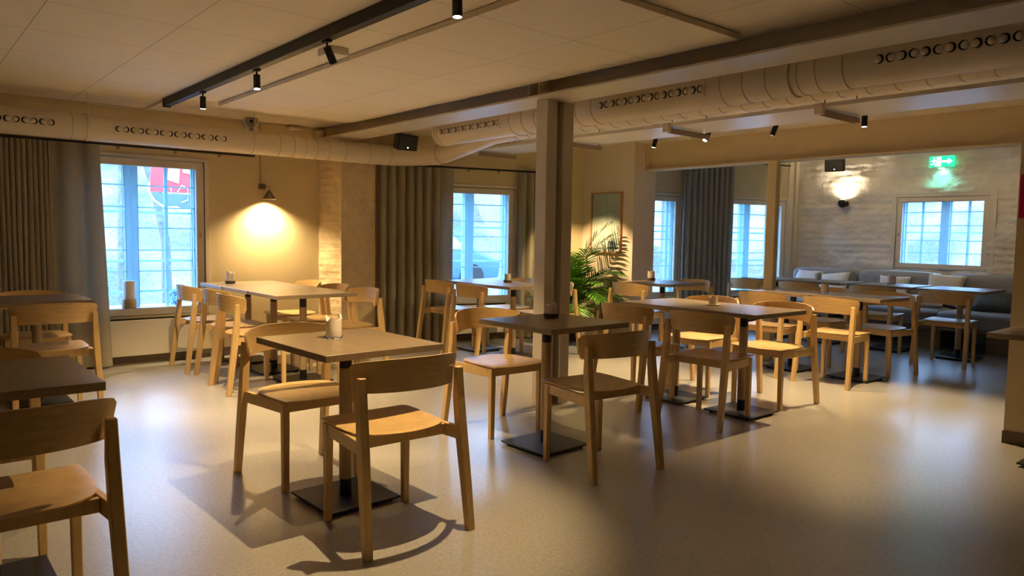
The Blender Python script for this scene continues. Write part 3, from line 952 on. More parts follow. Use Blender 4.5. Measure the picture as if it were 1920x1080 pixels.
nozzle_strip(dn2, 'y', 3.78, 2.86, (4.15, 2.205), 0.120, 0.10, 16)
nozzle_strip(dn2, 'y', 1.80, 1.00, (4.15, 2.205), 0.120, 0.10, 14)
for y in (5.86, 2.30):
    bm = bmesh.new(); c = Vector((4.15, y, 2.205)) - dn2.location
    tube_bm(bm, [c - Vector((0, .008, 0)), c + Vector((0, .008, 0))], 0.128, 32)
    obj('hanger_band', bm, M['duct'], dn2, smooth=40)

# channel brackets carrying the long panel
proto = thing('trapeze_bracket', 'painted steel channel bracket nearest the wall under the long ceiling panel', 'bracket', (4.95, 6.42, 2.10), 0, 'channel brackets under the ceiling panel')
bm = bmesh.new()
box_bm(bm, 0, .56, -.018, -.013, 0, .035); box_bm(bm, 0, .56, .013, .018, 0, .035); box_bm(bm, 0, .56, -.018, .018, .033, .037)
obj('channel', bm, M['zinc'], proto)
bm = bmesh.new(); box_bm(bm, -.03, .012, -.03, .03, 0.0, .075)
obj('hanger_block', bm, M['duct'], proto, bevel=.004)
bm = bmesh.new(); tube_bm(bm, [(.06, 0, 0.0), (.06, 0, .235)], .005, 8); tube_bm(bm, [(.535, 0, 0.0), (.535, 0, .235)], .005, 8)
obj('threaded_rod', bm, M['zinc'], proto, smooth=50)
for y, lb in ((5.12, 'steel channel bracket under the ceiling panel just right of the main post'), (3.86, 'steel channel bracket between the two left spotlights of the right row'), (2.56, 'steel channel bracket nearest the rightmost spotlight')):
    dup(proto, (4.95, y, 2.10), 0, lb)

# ------------------------------------------------------------------ track and spotlights
t = thing('lighting_track', 'long black lighting track under the left ceiling', 'lighting track', (1.865, 2.0, 2.27))
bm = bmesh.new(); box_bm(bm, -.027, .027, -5.3, 4.68, 0, .065)
obj('rail', bm, M['black'], t, bevel=.002)
bm = bmesh.new(); box_bm(bm, -.030, .030, 4.665, 4.70, -.006, .065)
obj('end_cap', bm, M['black'], t, bevel=.002)
bm = bmesh.new(); tube_bm(bm, [(-0.0, 4.70, .055), (0.0, 5.37, .055)], 0.008, 8)
obj('supply_conduit', bm, M['duct'], t, smooth=50)


def spotlight(loc, aim, label, lit, group, watts=SPOT_W, angle=72, blend=0.5, stem=0.035, length=0.092, lamp_target=None, side_arm=None):
    """loc = pivot at the top of the body; aim = direction of the beam"""
    d = Vector(aim).normalized()
    t = thing('spotlight', label, 'spotlight', loc, 0, group)
    bm = bmesh.new(); p1 = d * length
    tube_bm(bm, [Vector((0, 0, 0)), p1 * 0.985], 0.0215, 20)
    obj('body', bm, M['black'], t, smooth=40, bevel=0.001)
    bm = bmesh.new(); tube_bm(bm, [Vector((0, 0, stem)), Vector((0, 0, -.012))], 0.006, 8); box_bm(bm, -.015, .015, -.03, .03, stem - .012, stem)
    if side_arm:
        tube_bm(bm, [Vector((0, 0, 0.004)), Vector(side_arm)], 0.005, 8)
    obj('arm', bm, M['black'] if not side_arm else M['white_plastic'], t)
    bm = bmesh.new(); tube_bm(bm, [p1 * 0.985, p1 * 0.99], 0.0185, 20)
    obj('lens', bm, M['lens'], t, smooth=40)
    tip = Vector(loc) + p1 * 1.03
    spot_lamp('spot_beam', tip, tip + (Vector(lamp_target) - tip if lamp_target else d), watts, angle, blend)
    return t


G1, G2 = 'black spotlights on the long track', 'black spotlights in the right ceiling row'
spotlight((1.865, 5.77, 2.235), (0.02, 0.05, -1), 'black spotlight on the track, nearest the back wall', True, G1, 62, 80, lamp_target=(2.1, 6.0, 0))
spotlight((1.865, 4.73, 2.235), (-0.03, -0.12, -1), 'lit black spotlight on the track, second from the far end', True, G1, 70, 84, lamp_target=(1.75, 4.6, 0))
spotlight((1.865, 3.75, 2.235), (0.60, 0.20, -1), 'black spotlight tilted to the right on the track, left of the small white ceiling box', True, G1, 55, 76, lamp_target=(2.7, 4.6, 0))
spotlight((1.865, 2.565, 2.235), (-0.02, -0.05, -1), 'brightly lit black spotlight nearest the camera on the track', True, G1, 64, 70, lamp_target=(1.36, 2.85, 0))
spotlight((5.80, 4.66, 2.205), (-0.10, 0.22, -1), 'lit black spotlight left of the bracket, leftmost in the right row', True, G2, 62, 80, stem=.13, lamp_target=(4.9, 5.4, 0))
spotlight((5.80, 4.05, 2.205), (-0.62, 0.12, -1), 'strongly tilted lit black spotlight beside the bracket in the right row', True, G2, 60, 70, stem=.13, side_arm=(-.28, 0.0, 0.02), lamp_target=(4.5, 4.3, 0.0))
spotlight((5.80, 3.38, 2.205), (0.05, 0.45, -1), 'unlit looking black spotlight between the two brackets of the right row', True, G2, 62, 80, stem=.13, lamp_target=(5.6, 3.7, 0))
spotlight((5.80, 2.64, 2.205), (0, 0, -1), 'lit black spotlight rightmost in the right row', True, G2, 95, 84, stem=.13, side_arm=(-.28, 0.0, 0.02), lamp_target=(5.35, 2.45, 0))
spotlight((5.55, 5.85, 2.205), (0.5, 0.2, -1), 'black spotlight hidden behind the main post, aimed at the palm', True, G2, 92, 62, stem=.13, lamp_target=(6.45, 6.15, 0.55))

G3 = 'added wall washing spotlights of the far bay'  # lamps added out of view above the far beam to brighten the end wall
for yy, lb in ((4.9, 'added unseen spotlight of the far bay washing the masonry wall near the ball lamp'), (3.6, 'added unseen spotlight of the far bay washing the masonry wall above the window'), (2.2, 'added unseen spotlight of the far bay washing the right end of the masonry wall')):
    spotlight((8.9, yy, 2.50), (1, 0, -.7), lb, True, G3, 6.5, 105, .8, stem=.06, lamp_target=(10.35, yy, 1.35))

# ------------------------------------------------------------------ small wall and ceiling fittings
t = thing('ceiling_box', 'small white emergency light box on the ceiling beside the track', 'ceiling box', (2.10, 4.14, 2.335))
bm = bmesh.new(); box_bm(bm, -.065, .065, -.075, .075, -.045, 0)
obj('housing', bm, M['white_plastic'], t, bevel=.004)
bm = bmesh.new(); box_bm(bm, -.006, .006, -.006, .006, -.049, -.045)
obj('green_led', bm, M['led_green'], t)

t = thing('alarm_siren', 'white oval alarm sounder above the duct near the lamp', 'alarm', (2.765, 7.16, 2.27), math.radians(-20))
t.scale = (1.25, 1.25, 1.25)
bm = bmesh.new()
tube_bm(bm, [(0, .10, .02), (0, .0, .02)], .058, 28); box_bm(bm, -.043, .043, -.0, .10, -.075, .01)
tube_bm(bm, [(0, .228, -.0), (0, .10, -.0)], .035, 16)
obj('body', bm, M['white_plastic'], t, bevel=.008, seg=2, smooth=40)
bm = bmesh.new(); lathe_bm(bm, [(0.020, -.004), (.044, .0), (.044, .008), (.02, .006)], 28)
for v in bm.verts: v.co = Matrix.Rotation(PI / 2, 4, 'X') @ v.co + Vector((0, 0, .02))
obj('horn_ring', bm, M['grey_plastic'], t, smooth=50)
bm = bmesh.new(); tube_bm(bm, [(0, 0, .02), (0, -.012, .02)], .011, 16)
obj('horn_centre', bm, M['hole'], t, smooth=40)
bm = bmesh.new(); box_bm(bm, -.016, .016, -.006, 0, -.058, -.030)
obj('lens_square', bm, M['grey_plastic'], t, bevel=.003)

bm = bmesh.new(); box_bm(bm, 3.22, 3.36, 7.28, 7.389, 2.285, 2.31)
tag(obj('cable_box', bm, M['duct'], bevel=.004), 'flat cream cable box high on the back wall between siren and beam', 'cable box')
bm = bmesh.new(); tube_bm(bm, [(3.56, 7.30, 2.30), (3.56, 7.30, 2.22)], .05, 18); box_bm(bm, 3.53, 3.59, 7.30, 7.395, 2.23, 2.30)
tag(obj('round_detector', bm, M['beam'], bevel=.003, smooth=40), 'dark cream round junction box beside the end of the beam', 'junction box')
bm = bmesh.new(); tube_bm(bm, [(1.4, 7.375, 2.325), (2.75, 7.375, 2.325), (3.2, 7.375, 2.315), (3.5, 7.37, 2.31)], .006, 6)
tag(obj('wall_cable', bm, M['duct'], smooth=50), 'painted cable clipped along the top of the back wall', 'cable')


def speaker(loc, rz, tilt, label):
    t = thing('loudspeaker', label, 'speaker', loc, rz)
    R_ = Matrix.Rotation(tilt, 4, 'X')
    bm = bmesh.new()
    a = [(-.11, -.02), (.11, -.02), (.085, -.17), (-.085, -.17)]
    prism_bm(bm, [(x, y) for x, y in [(-.085, .08), (.085, .08), (.11, -.07), (-.11, -.07)]][::-1], -.075, .075, R_)
    obj('cabinet', bm, M['black'], t, bevel=.012, seg=2, smooth=40)
    bm = bmesh.new(); box_bm(bm, -.10, .10, -.0755, -.070, -.068, .068, R_)
    obj('grille', bm, M['dark_plate'], t, bevel=.004)
    bm = bmesh.new(); tube_bm(bm, [R_ @ Vector((0, -.0755, -.045)), R_ @ Vector((0, -.078, -.045))], .006, 10)
    obj('badge_dot', bm, M['led'], t)
    bm = bmesh.new(); tube_bm(bm, [(0, .05, .05), (0, .11, .15)], .008, 8); box_bm(bm, -.03, .03, .09, .13, .14, .16)
    obj('mount', bm, M['black'], t)
    return t


speaker((3.95, 6.28, 2.135), math.radians(-4), 0.25, 'black loudspeaker hung under the main beam where the ducts meet')
speaker((10.08, 4.95, 2.27), math.radians(-78), 0.15, 'black loudspeaker high on the masonry wall above the ball lamp').scale = (1.2, 1.2, 1.1)

# pendant cone lamp on the left back wall
t = thing('cone_wall_lamp', 'small grey cone lamp hanging on the wall right of the left window', 'lamp', (2.985, 7.27, 1.56))
bm = bmesh.new(); lathe_bm(bm, [(.066, 0.0), (.067, .002), (.010, .088), (.008, .088), (.062, .002), (.066, 0.0)], 36, caps=False)
obj('shade', bm, M['cone'], t, smooth=50)
bm = bmesh.new(); box_bm(bm, -.065, -.015, .05, .119, .100, .155); box_bm(bm, -.045, -.035, -.005, .06, .125, .131); tube_bm(bm, [(0, 0, .084), (0, 0, .128)], .004, 8); box_bm(bm, -.045, .004, -.006, .0, .124, .131)
obj('wall_mount', bm, M['cone'], t, bevel=.001)
bm = bmesh.new(); tube_bm(bm, [(-.045, .112, .15), (-.045, .112, .77)], .0025, 6)
obj('cable', bm, M['cone'], t)
bm = bmesh.new(); lathe_bm(bm, [(0.001, .030), (.016, .036), (.019, .050), (.010, .065), (.001, .068)], 16)
obj('bulb', bm, M['lens'], t, smooth=60)
l = bpy.data.lights.new('cone_lamp_light', 'SPOT'); l.energy = 64; l.color = (1.0, .72, .36); l.shadow_soft_size = .02; l.spot_size = math.radians(135); l.spot_blend = 1.0
o = bpy.data.objects.new('cone_lamp_light', l); COL.objects.link(o); o.location = (2.985, 7.27, 1.572)
o.rotation_euler = (0, 0, 0)

# ball lamp on the masonry wall
t = thing('ball_wall_lamp', 'black ball lamp throwing light up the masonry wall', 'lamp', (10.27, 4.925, 1.755))
bm = bmesh.new(); lathe_bm(bm, [(0.0001, -.062)] + [(.062 * math.cos(a), .062 * math.sin(a)) for a in [(-PI / 2) + PI * k / 14 for k in range(1, 12)]] + [(.03, .050), (.0001, .046)], 28)
obj('ball', bm, M['black'], t, smooth=50)
bm = bmesh.new(); tube_bm(bm, [(.04, 0, 0), (.108, 0, 0)], .012, 12); tube_bm(bm, [(.095, 0, 0), (.108, 0, 0)], .04, 20)
obj('wall_mount', bm, M['black'], t, smooth=40)
bm = bmesh.new(); tube_bm(bm, [(0, 0, .047), (0, 0, .052)], .028, 16)
obj('lens', bm, M['lens'], t)
bm = bmesh.new(); tube_bm(bm, [(.092, 0, .03), (.092, 0, .50)], .002, 6)
obj('cable', bm, M['white_plastic'], t)
spot_lamp('ball_lamp_light', (10.27, 4.925, 1.815), (10.36, 4.925, 2.1), 9.0, 150, 0.9, (1.0, .80, .52), r=.02)

# exit sign
t = thing('exit_sign', 'lit green emergency exit sign with running figure and arrow', 'exit sign', (10.30, 3.683, 2.187))
bm = bmesh.new(); box_bm(bm, -.012, .012, -.145, .145, 0, .140)
obj('panel', bm, M['sign_green'], t, bevel=.002)
bm = bmesh.new()
def flat(pts, bm=bm):
    # drawn in the sign plane: u to the right as seen (-Y), v up
    vs = [bm.verts.new((-.0135, -u, v)) for u, v in pts]; vb = [bm.verts.new((-.0120, -u, v)) for u, v in pts]
    bm.faces.new(vs); bm.faces.new(vb[::-1])
    for i in range(len(vs)):
        bm.faces.new((vs[i], vs[(i + 1) % len(vs)], vb[(i + 1) % len(vs)], vb[i]))
flat([(.005, .058), (.075, .058), (.075, .032), (.128, .070), (.075, .108), (.075, .082), (.005, .082)])
obj('arrow', bm, M['sign_white'], t)
bm = bmesh.new()
flat([(-.058, .012), (-.005, .012), (-.005, .128), (-.058, .128)], bm)
obj('doorway', bm, M['sign_white'], t)
bm = bmesh.new()
flat([(-.088 + .012 * math.cos(a), .112 + .012 * math.sin(a)) for a in [2 * PI * k / 12 for k in range(12)]], bm)
flat([(-.102, .094), (-.080, .098), (-.074, .060), (-.094, .056)], bm)
flat([(-.094, .060), (-.078, .062), (-.064, .040), (-.066, .016), (-.078, .016), (-.078, .038)], bm)
flat([(-.096, .062), (-.082, .056), (-.098, .034), (-.126, .030), (-.126, .042), (-.106, .044)], bm)
flat([(-.100, .092), (-.104, .082), (-.124, .070), (-.128, .078), (-.112, .088)], bm)
flat([(-.082, .096), (-.078, .086), (-.062, .074), (-.060, .084)], bm)
obj('running_figure', bm, M['sign_white'], t)
bm = bmesh.new(); box_bm(bm, -.016, .073, -.135, .135, .140, .158); box_bm(bm, -.016, .012, -.12, .12, -.010, 0)
obj('housing', bm, M['white_plastic'], t, bevel=.003)
bm = bmesh.new(); box_bm(bm, -.008, .012, -.03, .03, -.020, -.010)
obj('down_light', bm, M['sign_lamp'], t)
bm = bmesh.new(); tube_bm(bm, [(.068, -.01, .158), (.068, -.01, .37)], .003, 6)
obj('cable', bm, M['grey_plastic'], t)
spot_lamp('exit_down_light', (10.32, 3.683, 2.16), (10.39, 3.683, 1.9), 1.5, 140, 0.8, (.12, 1.0, .75), r=.02)

bm = bmesh.new(); box_bm(bm, 5.272, 5.28, 1.0, 1.44, 1.39, 1.655)
tag(obj('poster', bm, M['magenta'], bevel=.001), 'magenta poster on the partition at the right edge of the photo', 'poster')

# framed picture on the stub wall
t = thing('framed_picture', 'tall pale abstract print in an oak frame behind the palm', 'picture', (6.685, 6.075, 1.04))
W_, H_ = .245, .73
bm = bmesh.new()
for (y0, y1, z0, z1) in ((-W_, W_, 0, .014), (-W_, W_, H_ - .014, H_), (-W_, -W_ + .014, .014, H_ - .014), (W_ - .014, W_, .014, H_ - .014)):
    box_bm(bm, -.034, 0, y0, y1, z0, z1)
obj('frame', bm, M['frame_wood'], t, bevel=.001)
bm = bmesh.new(); box_bm(bm, -.014, -.004, -W_ + .014, W_ - .014, .014, H_ - .014)
obj('print', bm, M['art'], t)
bm = bmesh.new()
def leaf_shape(cy, cz, ln, wd, a0, bm):
    pts = []
    for k in range(16):
        a = 2 * PI * k / 16; u = ln * math.cos(a); v = wd * math.sin(a) * (1 - .3 * math.cos(a))
        pts.append((cy + u * math.cos(a0) - v * math.sin(a0), cz + u * math.sin(a0) + v * math.cos(a0)))
    vs = [bm.verts.new((-.0165, y, z)) for y, z in pts]; vb = [bm.verts.new((-.014, y, z)) for y, z in pts]
    bm.faces.new(vs); bm.faces.new(vb[::-1])
    for i in range(16): bm.faces.new((vs[i], vs[(i + 1) % 16], vb[(i + 1) % 16], vb[i]))
leaf_shape(-.11, .12, .075, .022, .3, bm); leaf_shape(-.10, .065, .09, .017, -.05, bm)
obj('printed_leaves', bm, M['art_leaf'], t)
bm = bmesh.new(); tube_bm(bm, [(-.0155, y, z) for y, z in [(.13, .44), (.05, .47), (-.03, .50), (-.11, .50), (-.17, .46), (-.20, .47)]], .0016, 5)
obj('drawn_line', bm, M['art_leaf'], t)
bm = bmesh.new(); box_bm(bm, -.024, -.022, -W_ + .014, W_ - .014, .014, H_ - .014)
obj('cover_glass', bm, M['glass'], t)

# ------------------------------------------------------------------ banquette along the end wall
YA, YB = 5.50, 2.2       # far end, near end
X0, X1 = 9.12, 10.33
t = thing('banquette_sofa', 'long grey upholstered bench sofa along the masonry wall', 'sofa', (9.7, 3.9, 0))
def cushion_bm(x0, x1, y0, y1, z0, z1, puff=.02, n=8, wr=0.0, rx=0.0):
    bm = bmesh.new(); bmesh.ops.create_cube(bm, size=2)
    bmesh.ops.subdivide_edges(bm, edges=bm.edges[:], cuts=n, use_grid_fill=True)
    for v in bm.verts:
        c = v.co.copy()
        # rounded box
        k = 6.0
        nrm = (abs(c.x) ** k + abs(c.y) ** k + abs(c.z) ** k) ** (1 / k)
        q = c / nrm
        b = 1 + puff * (1 - c.y * c.y) * (1 - c.z * c.z)
        x = (x0 + x1) / 2 + q.x * (x1 - x0) / 2 * (b if abs(c.x) > .9 else 1)
        y = (y0 + y1) / 2 + q.y * (y1 - y0) / 2
        z = (z0 + z1) / 2 + q.z * (z1 - z0) / 2
        if wr:
            x += wr * noise.noise(Vector((x * 3, y * 22, z * 2))) * (1 if c.x < 0 else .2)
            z += wr * .5 * noise.noise(Vector((x * 9, y * 9, 3)))
        v.co = (x - 9.7, y - 3.9, z)
    return bm
seams_y = [5.50, 4.56, 3.50, 2.2]
for a, b in zip(seams_y[:-1], seams_y[1:]):
    obj('back_cushion', cushion_bm(9.98, 10.26, b + .005, a - .005, .40, .855, .12, 14, .016), M['sofa'], t, smooth=60)
for a, b in ((5.50, 4.40), (4.40, 3.28), (3.28, 2.2)):
    obj('seat_cushion', cushion_bm(9.10, 10.02, b + .004, a - .004, .26, .455, .03, 12, .008), M['sofa'], t, smooth=60)
bm = bmesh.new(); box_bm(bm, 9.16 - 9.7, 10.30 - 9.7, YB - 3.9, YA - 3.9, .235, .265); box_bm(bm, 10.24 - 9.7, 10.30 - 9.7, YB - 3.9, YA - 3.9, .265, .80)
obj('frame', bm, M['sofa_base'], t)
for y in (5.3, 4.40, 3.36, 2.62):
    bm = bmesh.new(); box_bm(bm, 9.26 - 9.7, 10.2 - 9.7, y - .14 - 3.9, y + .14 - 3.9, 0, .236)
    obj('plinth', bm, M['sofa_base'], t, bevel=.003)


def pillow(loc, size, rot, m, label, flatness=.11):
    bm = bmesh.new(); n = 14
    top, bot = {}, {}
    for i in range(n + 1):
        for j in range(n + 1):
            u, v = i / n * 2 - 1, j / n * 2 - 1
            pinch = 1 - .10 * (1 - abs(u) ** 2) * abs(v) ** 4 - .0
            pinch2 = 1 - .10 * (1 - abs(v) ** 2) * abs(u) ** 4
            h = flatness * (max(0, (1 - u ** 4) * (1 - v ** 4))) ** .5
            x, y = u * size / 2 * pinch2, v * size / 2 * pinch
            h += .006 * noise.noise(Vector((u * 3, v * 3, size * 9)))
            edge = i in (0, n) or j in (0, n)
            top[i, j] = bm.verts.new((x, y, h / 2 if not edge else 0))
            bot[i, j] = top[i, j] if edge else bm.verts.new((x, y, -h / 2))
    for i in range(n):
        for j in range(n):
            bm.faces.new((top[i, j], top[i + 1, j], top[i + 1, j + 1], top[i, j + 1]))
            q = (bot[i, j], bot[i, j + 1], bot[i + 1, j + 1], bot[i + 1, j])
            bm.faces.new(q)
    o = obj('pillow', bm, m, smooth=70)
    o.location = loc; o.rotation_euler = rot
    return tag(o, label, 'pillow')


pillow((9.86, 3.42, .655), .42, (math.radians(8), math.radians(-66), math.radians(-4)), M['pillow_w'], 'white square pillow leaning on the sofa back below the window', .13)
pillow((9.66, 2.80, .545), .46, (0, math.radians(-24), math.radians(4)), M['pillow_d'], 'dark charcoal pillow at the right end of the sofa', .15)
pillow((9.62, 3.55, .515), .40, (0, math.radians(-8), math.radians(20)), M['pillow_w'], 'pale pillow lying flat on the sofa seat behind the right sofa table', .12)
pillow((9.86, 4.02, .63), .38, (0, math.radians(-60), math.radians(6)), M['pillow_w'], 'light pillow behind the middle sofa table, half hidden by the candle', .12)
pillow((9.84, 5.18, .64), .42, (0, math.radians(-56), math.radians(-8)), M['pillow_w'], 'white pillow at the far left end of the sofa', .13)
pillow((9.80, 4.78, .63), .42, (math.radians(-12), math.radians(-52), math.radians(10)), M['pillow_w'], 'pale pillow next to the far left pillow on the sofa', .12)

# ------------------------------------------------------------------ chairs
def chair_parts(t):
    # seat: thin moulded sheet, straight front, round back
    out = []
    for k in range(9):
        u = -1 + 2 * k / 8; out.append((u * .205, .262 + .018 * (1 - u * u)))
    out += [(.213, .235), (.216, .17), (.216, .08), (.212, .0)]
    for k in range(1, 12):
        a = PI * k / 12 if False else (k / 12) * PI
        out.append((.212 * math.cos(a) if True else 0, -.005 - .155 * (math.sin(a) ** .8)))
    out += [(-.212, .0), (-.216, .08), (-.216, .17), (-.213, .235)]
    def zt(x, y):
        r2 = (x / .21) ** 2
        return .438 + .005 * r2 - .006 * max(0, 1 - ((y - .03) / .18) ** 2) + (.0 if y < .2 else -.06 * (y - .2))
    bm = bmesh.new(); n = len(out); rings = []
    cx, cy = 0, .05
    for s in (1, .96, .8, .6, .4, .2):
        rings.append([(cx + (x - cx) * s, cy + (y - cy) * s) for x, y in out])
    top = [[bm.verts.new((x, y, zt(x, y) + (.010 if i else .007))) for x, y in r] for i, r in enumerate(rings)]
    bot = [[bm.verts.new((x * (.985 if i == 0 else 1), y, zt(x, y) - (.0 if i else -.001))) for x, y in r] for i, r in enumerate(rings)]
    for g_, flip in ((top, False), (bot, True)):
        for i in range(len(g_) - 1):
            for k in range(n):
                q = (g_[i][k], g_[i][(k + 1) % n], g_[i + 1][(k + 1) % n], g_[i + 1][k])
                bm.faces.new(q[::-1] if flip else q)
        bm.faces.new(g_[-1] if not flip else g_[-1][::-1])
    for k in range(n):
        bm.faces.new((top[0][(k + 1) % n], top[0][k], bot[0][k], bot[0][(k + 1) % n]))
    obj('seat', bm, M['chair'], t, smooth=50)
    # backrest: curved sheet with rounded corners
    bm = bmesh.new(); nu, nv = 28, 6; th = .011
    def arc(u):
        x = .247 * math.sin(u * 1.15) / math.sin(1.15)
        y = -.207 + .122 * abs(x / .247) ** 2.3
        return x, y
    gi, go = {}, {}
    for i in range(nu + 1):
        u = -1 + 2 * i / nu
        x, y = arc(u); xa, ya = arc(min(1, u + .02)); xb, yb = arc(max(-1, u - .02))
        tx, ty = xa - xb, ya - yb; ln = math.hypot(tx, ty); nx_, ny_ = ty / ln, -tx / ln   # outward (rear)
        au = abs(u)
        zt_ = .757 - .026 * au ** 2.2; zb_ = .624 - .012 * au ** 2 + .0
        if au > .90:
            c = (au - .90) / .10; dz = .022 * (1 - math.sqrt(max(0, 1 - c * c)))
            zt_ -= dz * .6; zb_ += dz * 1.5
        for j in range(nv + 1):
            v = j / nv; z = zb_ + (zt_ - zb_) * v
            lean = -(z - .69) * .10
            k_ = 1 - .055 * (1 - v) * au ** 2
            gi[i, j] = bm.verts.new((x * k_, y + lean, z)); go[i, j] = bm.verts.new((x * k_ + nx_ * th, y + ny_ * th + lean, z))
    for i in range(nu):
        for j in range(nv):
            bm.faces.new((gi[i, j], gi[i + 1, j], gi[i + 1, j + 1], gi[i, j + 1])); bm.faces.new((go[i, j], go[i, j + 1], go[i + 1, j + 1], go[i + 1, j]))
        bm.faces.new((gi[i, 0], go[i, 0], go[i + 1, 0], gi[i + 1, 0])); bm.faces.new((gi[i, nv], gi[i + 1, nv], go[i + 1, nv], go[i, nv]))
    for j in range(nv):
        bm.faces.new((gi[0, j], gi[0, j + 1], go[0, j + 1], go[0, j])); bm.faces.new((gi[nu, j], go[nu, j], go[nu, j + 1], gi[nu, j + 1]))
    obj('backrest', bm, M['chair'], t, smooth=45)
    # legs
    def post(bm, p0, p1, w0, d0, w1, d1):
        vs = []
        for p, w, d in ((p0, w0, d0), (p1, w1, d1)):
            vs += [bm.verts.new((p[0] + sx * w / 2, p[1] + sy * d / 2, p[2])) for sx, sy in ((-1, -1), (1, -1), (1, 1), (-1, 1))]
        bm.faces.new(vs[3::-1]); bm.faces.new(vs[4:])
        for k in range(4): bm.faces.new((vs[k], vs[(k + 1) % 4], vs[4 + (k + 1) % 4], vs[4 + k]))
    for s in (-1, 1):
        bm = bmesh.new(); post(bm, (s * .192, .217, 0), (s * .190, .215, .432), .029, .029, .034, .034)
        obj('leg', bm, M['chair_leg'], t, bevel=.004, seg=2)
        bm = bmesh.new()
        # rear leg: splayed foot, running up outside the backrest
        pts = [((s * .241, -.224, 0), .032, .036), ((s * .237, -.197, .20), .035, .042), ((s * .231, -.170, .40), .037, .046), ((s * .228, -.152, .56), .036, .042), ((s * .2275, -.149, .685), .030, .026)]
        prev = None
        for p, w, d in pts:
            ring = [bm.verts.new((p[0] + sx * w / 2, p[1] + sy * d / 2, p[2])) for sx, sy in ((-1, -1), (1, -1), (1, 1), (-1, 1))]
            if prev is None: bm.faces.new(ring[::-1])
            else:
                for k in range(4): bm.faces.new((prev[k], prev[(k + 1) % 4], ring[(k + 1) % 4], ring[k]))
            prev = ring
        bm.faces.new(prev)
        obj('leg', bm, M['chair_leg'], t, bevel=.003, seg=1)
    # aprons
    bm = bmesh.new()
    box_bm(bm, -.175, .175, .205, .228, .385, .434)
    obj('front_rail', bm, M['chair_leg'], t, bevel=.002)
    for s in (-1, 1):
        bm = bmesh.new()
        pl = [(s * .178, .205), (s * .200, .205), (s * .236, -.155), (s * .214, -.160)]
        if s < 0: pl = pl[::-1]
        prism_bm(bm, pl, .378, .433)
        obj('side_rail', bm, M['chair_leg'], t, bevel=.002)
    bm = bmesh.new(); box_bm(bm, -.205, .205, -.085, -.065, .385, .430)
    obj('rear_rail', bm, M['chair_leg'], t, bevel=.002)
    bm = bmesh.new()
    for sx, sy in ((.192, .217), (-.192, .217), (.243, -.226), (-.243, -.226)):
        tube_bm(bm, [(sx, sy, -.0), (sx, sy, -.006)], .009, 8)
    for v in bm.verts: v.co.z += .0
    return t


DIRS = {'N': 0, 'E': -90, 'S': 180, 'W': 90}
CH = [
 ('N', 1.610, 2.640, -.8, 'pale wood chair on the near side of the front table with the jagged candle', 'near'),
 ('S', 1.609, 3.534, 2.3, 'pale wood chair on the far side of the front table with the jagged candle', 'front'),
 ('S', 2.980, 3.643, -1.5, 'wood chair facing the camera behind the single table in front of the steel post', 'post'),
 ('N', 2.930, 2.680, -4.7, 'wood chair seen from behind at the single table before the steel post', 'post'),
 ('E', 4.263, 3.570, -.7, 'shaded chair at the palm end of the long table right of the steel post', 'mid'),
 ('E', 4.258, 2.922, 3.0, 'wood chair with shaded back in front of the long table right of the steel post', 'mid'),
 ('W', 5.134, 2.937, -.8, 'brightly lit chair on the far right side of the long table beside the post', 'mid'),
 ('W', 5.135, 3.570, 2.0, 'wood chair on the far side of the long table, behind the candle on the saucer', 'mid'),
 ('E', 6.270, 3.667, 0, 'wood chair on the near side of the second long table, beside the thin yellow post', 'far'),
 ('E', 6.277, 3.030, 0, 'bright wood chair on the near side of the second long table, below the pink candle', 'far'),
 ('W', 7.085, 2.980, -2.9, 'wood chair with rounded back at the right end of the second long table', 'far'),
 ('W', 7.200, 3.600, 0, 'wood chair on the far side of the second long table, behind the pink candle', 'far'),
 ('E', 8.260, 3.545, 0, 'wood chair at the middle sofa table, behind the rounded chair of the second long table', 'sofa'),
 ('E', 8.180, 4.350, 0, 'wood chair at the left sofa table, right of the thin yellow post', 'sofa'),
 ('E', 8.200, 2.800, 2.0, 'wood chair standing alone at the rightmost sofa table', 'sofa'),
 ('E', 8.250, 5.050, 0, 'shaded wood chair before the far right window, left of the thin yellow post', 'sofa'),
 ('E', 6.170, 5.170, 0, 'yellow lit wood chair in front of the small table by the palm', 'palm'),
 ('W', 7.080, 5.170, 0, 'wood chair behind the small table by the palm, against the grey curtain', 'palm'),
 ('E', 4.620, 6.480, 0, 'wood chair before the beige curtain, furthest left at the middle window table', 'midwin'),
 ('E', 4.560, 5.840, 0, 'wood chair at the middle window table, second from the left', 'midwin'),
 ('W', 5.335, 5.635, 0, 'wood chair with a bluish lit back peeking out right of the steel post', 'midwin'),
 ('W', 5.350, 6.230, 0, 'wood chair behind the middle window table, near the right hand curtain', 'midwin'),
 ('E', 2.200, 6.850, -1, 'wood chair beside the panel heater, leftmost at the long table under the cone lamp', 'lamp'),
 ('E', 2.250, 6.300, 0, 'middle chair on the left side of the long table under the cone lamp', 'lamp'),
 ('E', 2.180, 5.757, -3.0, 'wood chair at the near left corner of the table group under the cone lamp', 'lamp'),
 ('W', 3.120, 6.930, 0, 'wood chair by the wall, far right corner of the tables under the cone lamp', 'lamp'),
 ('W', 3.110, 6.340, 0, 'wood chair before the brick pier, middle right side under the cone lamp', 'lamp'),
 ('W', 3.090, 5.760, 0, 'wood chair at the near right corner of the tables under the cone lamp', 'lamp'),
 ('N', .270, 2.540, 0, 'dark shaded wood chair in the bottom left corner of the photo', 'left'),
 ('S', .232, 3.410, 0, 'wood chair back just showing behind the cropped table at the left edge', 'left'),
 ('N', .845, 5.700, 0, 'wood chair with its back to us at the table by the left curtain', 'left'),
 ('S', .850, 6.520, 0, 'wood chair behind the table by the left curtain, mostly hidden', 'left'),
]
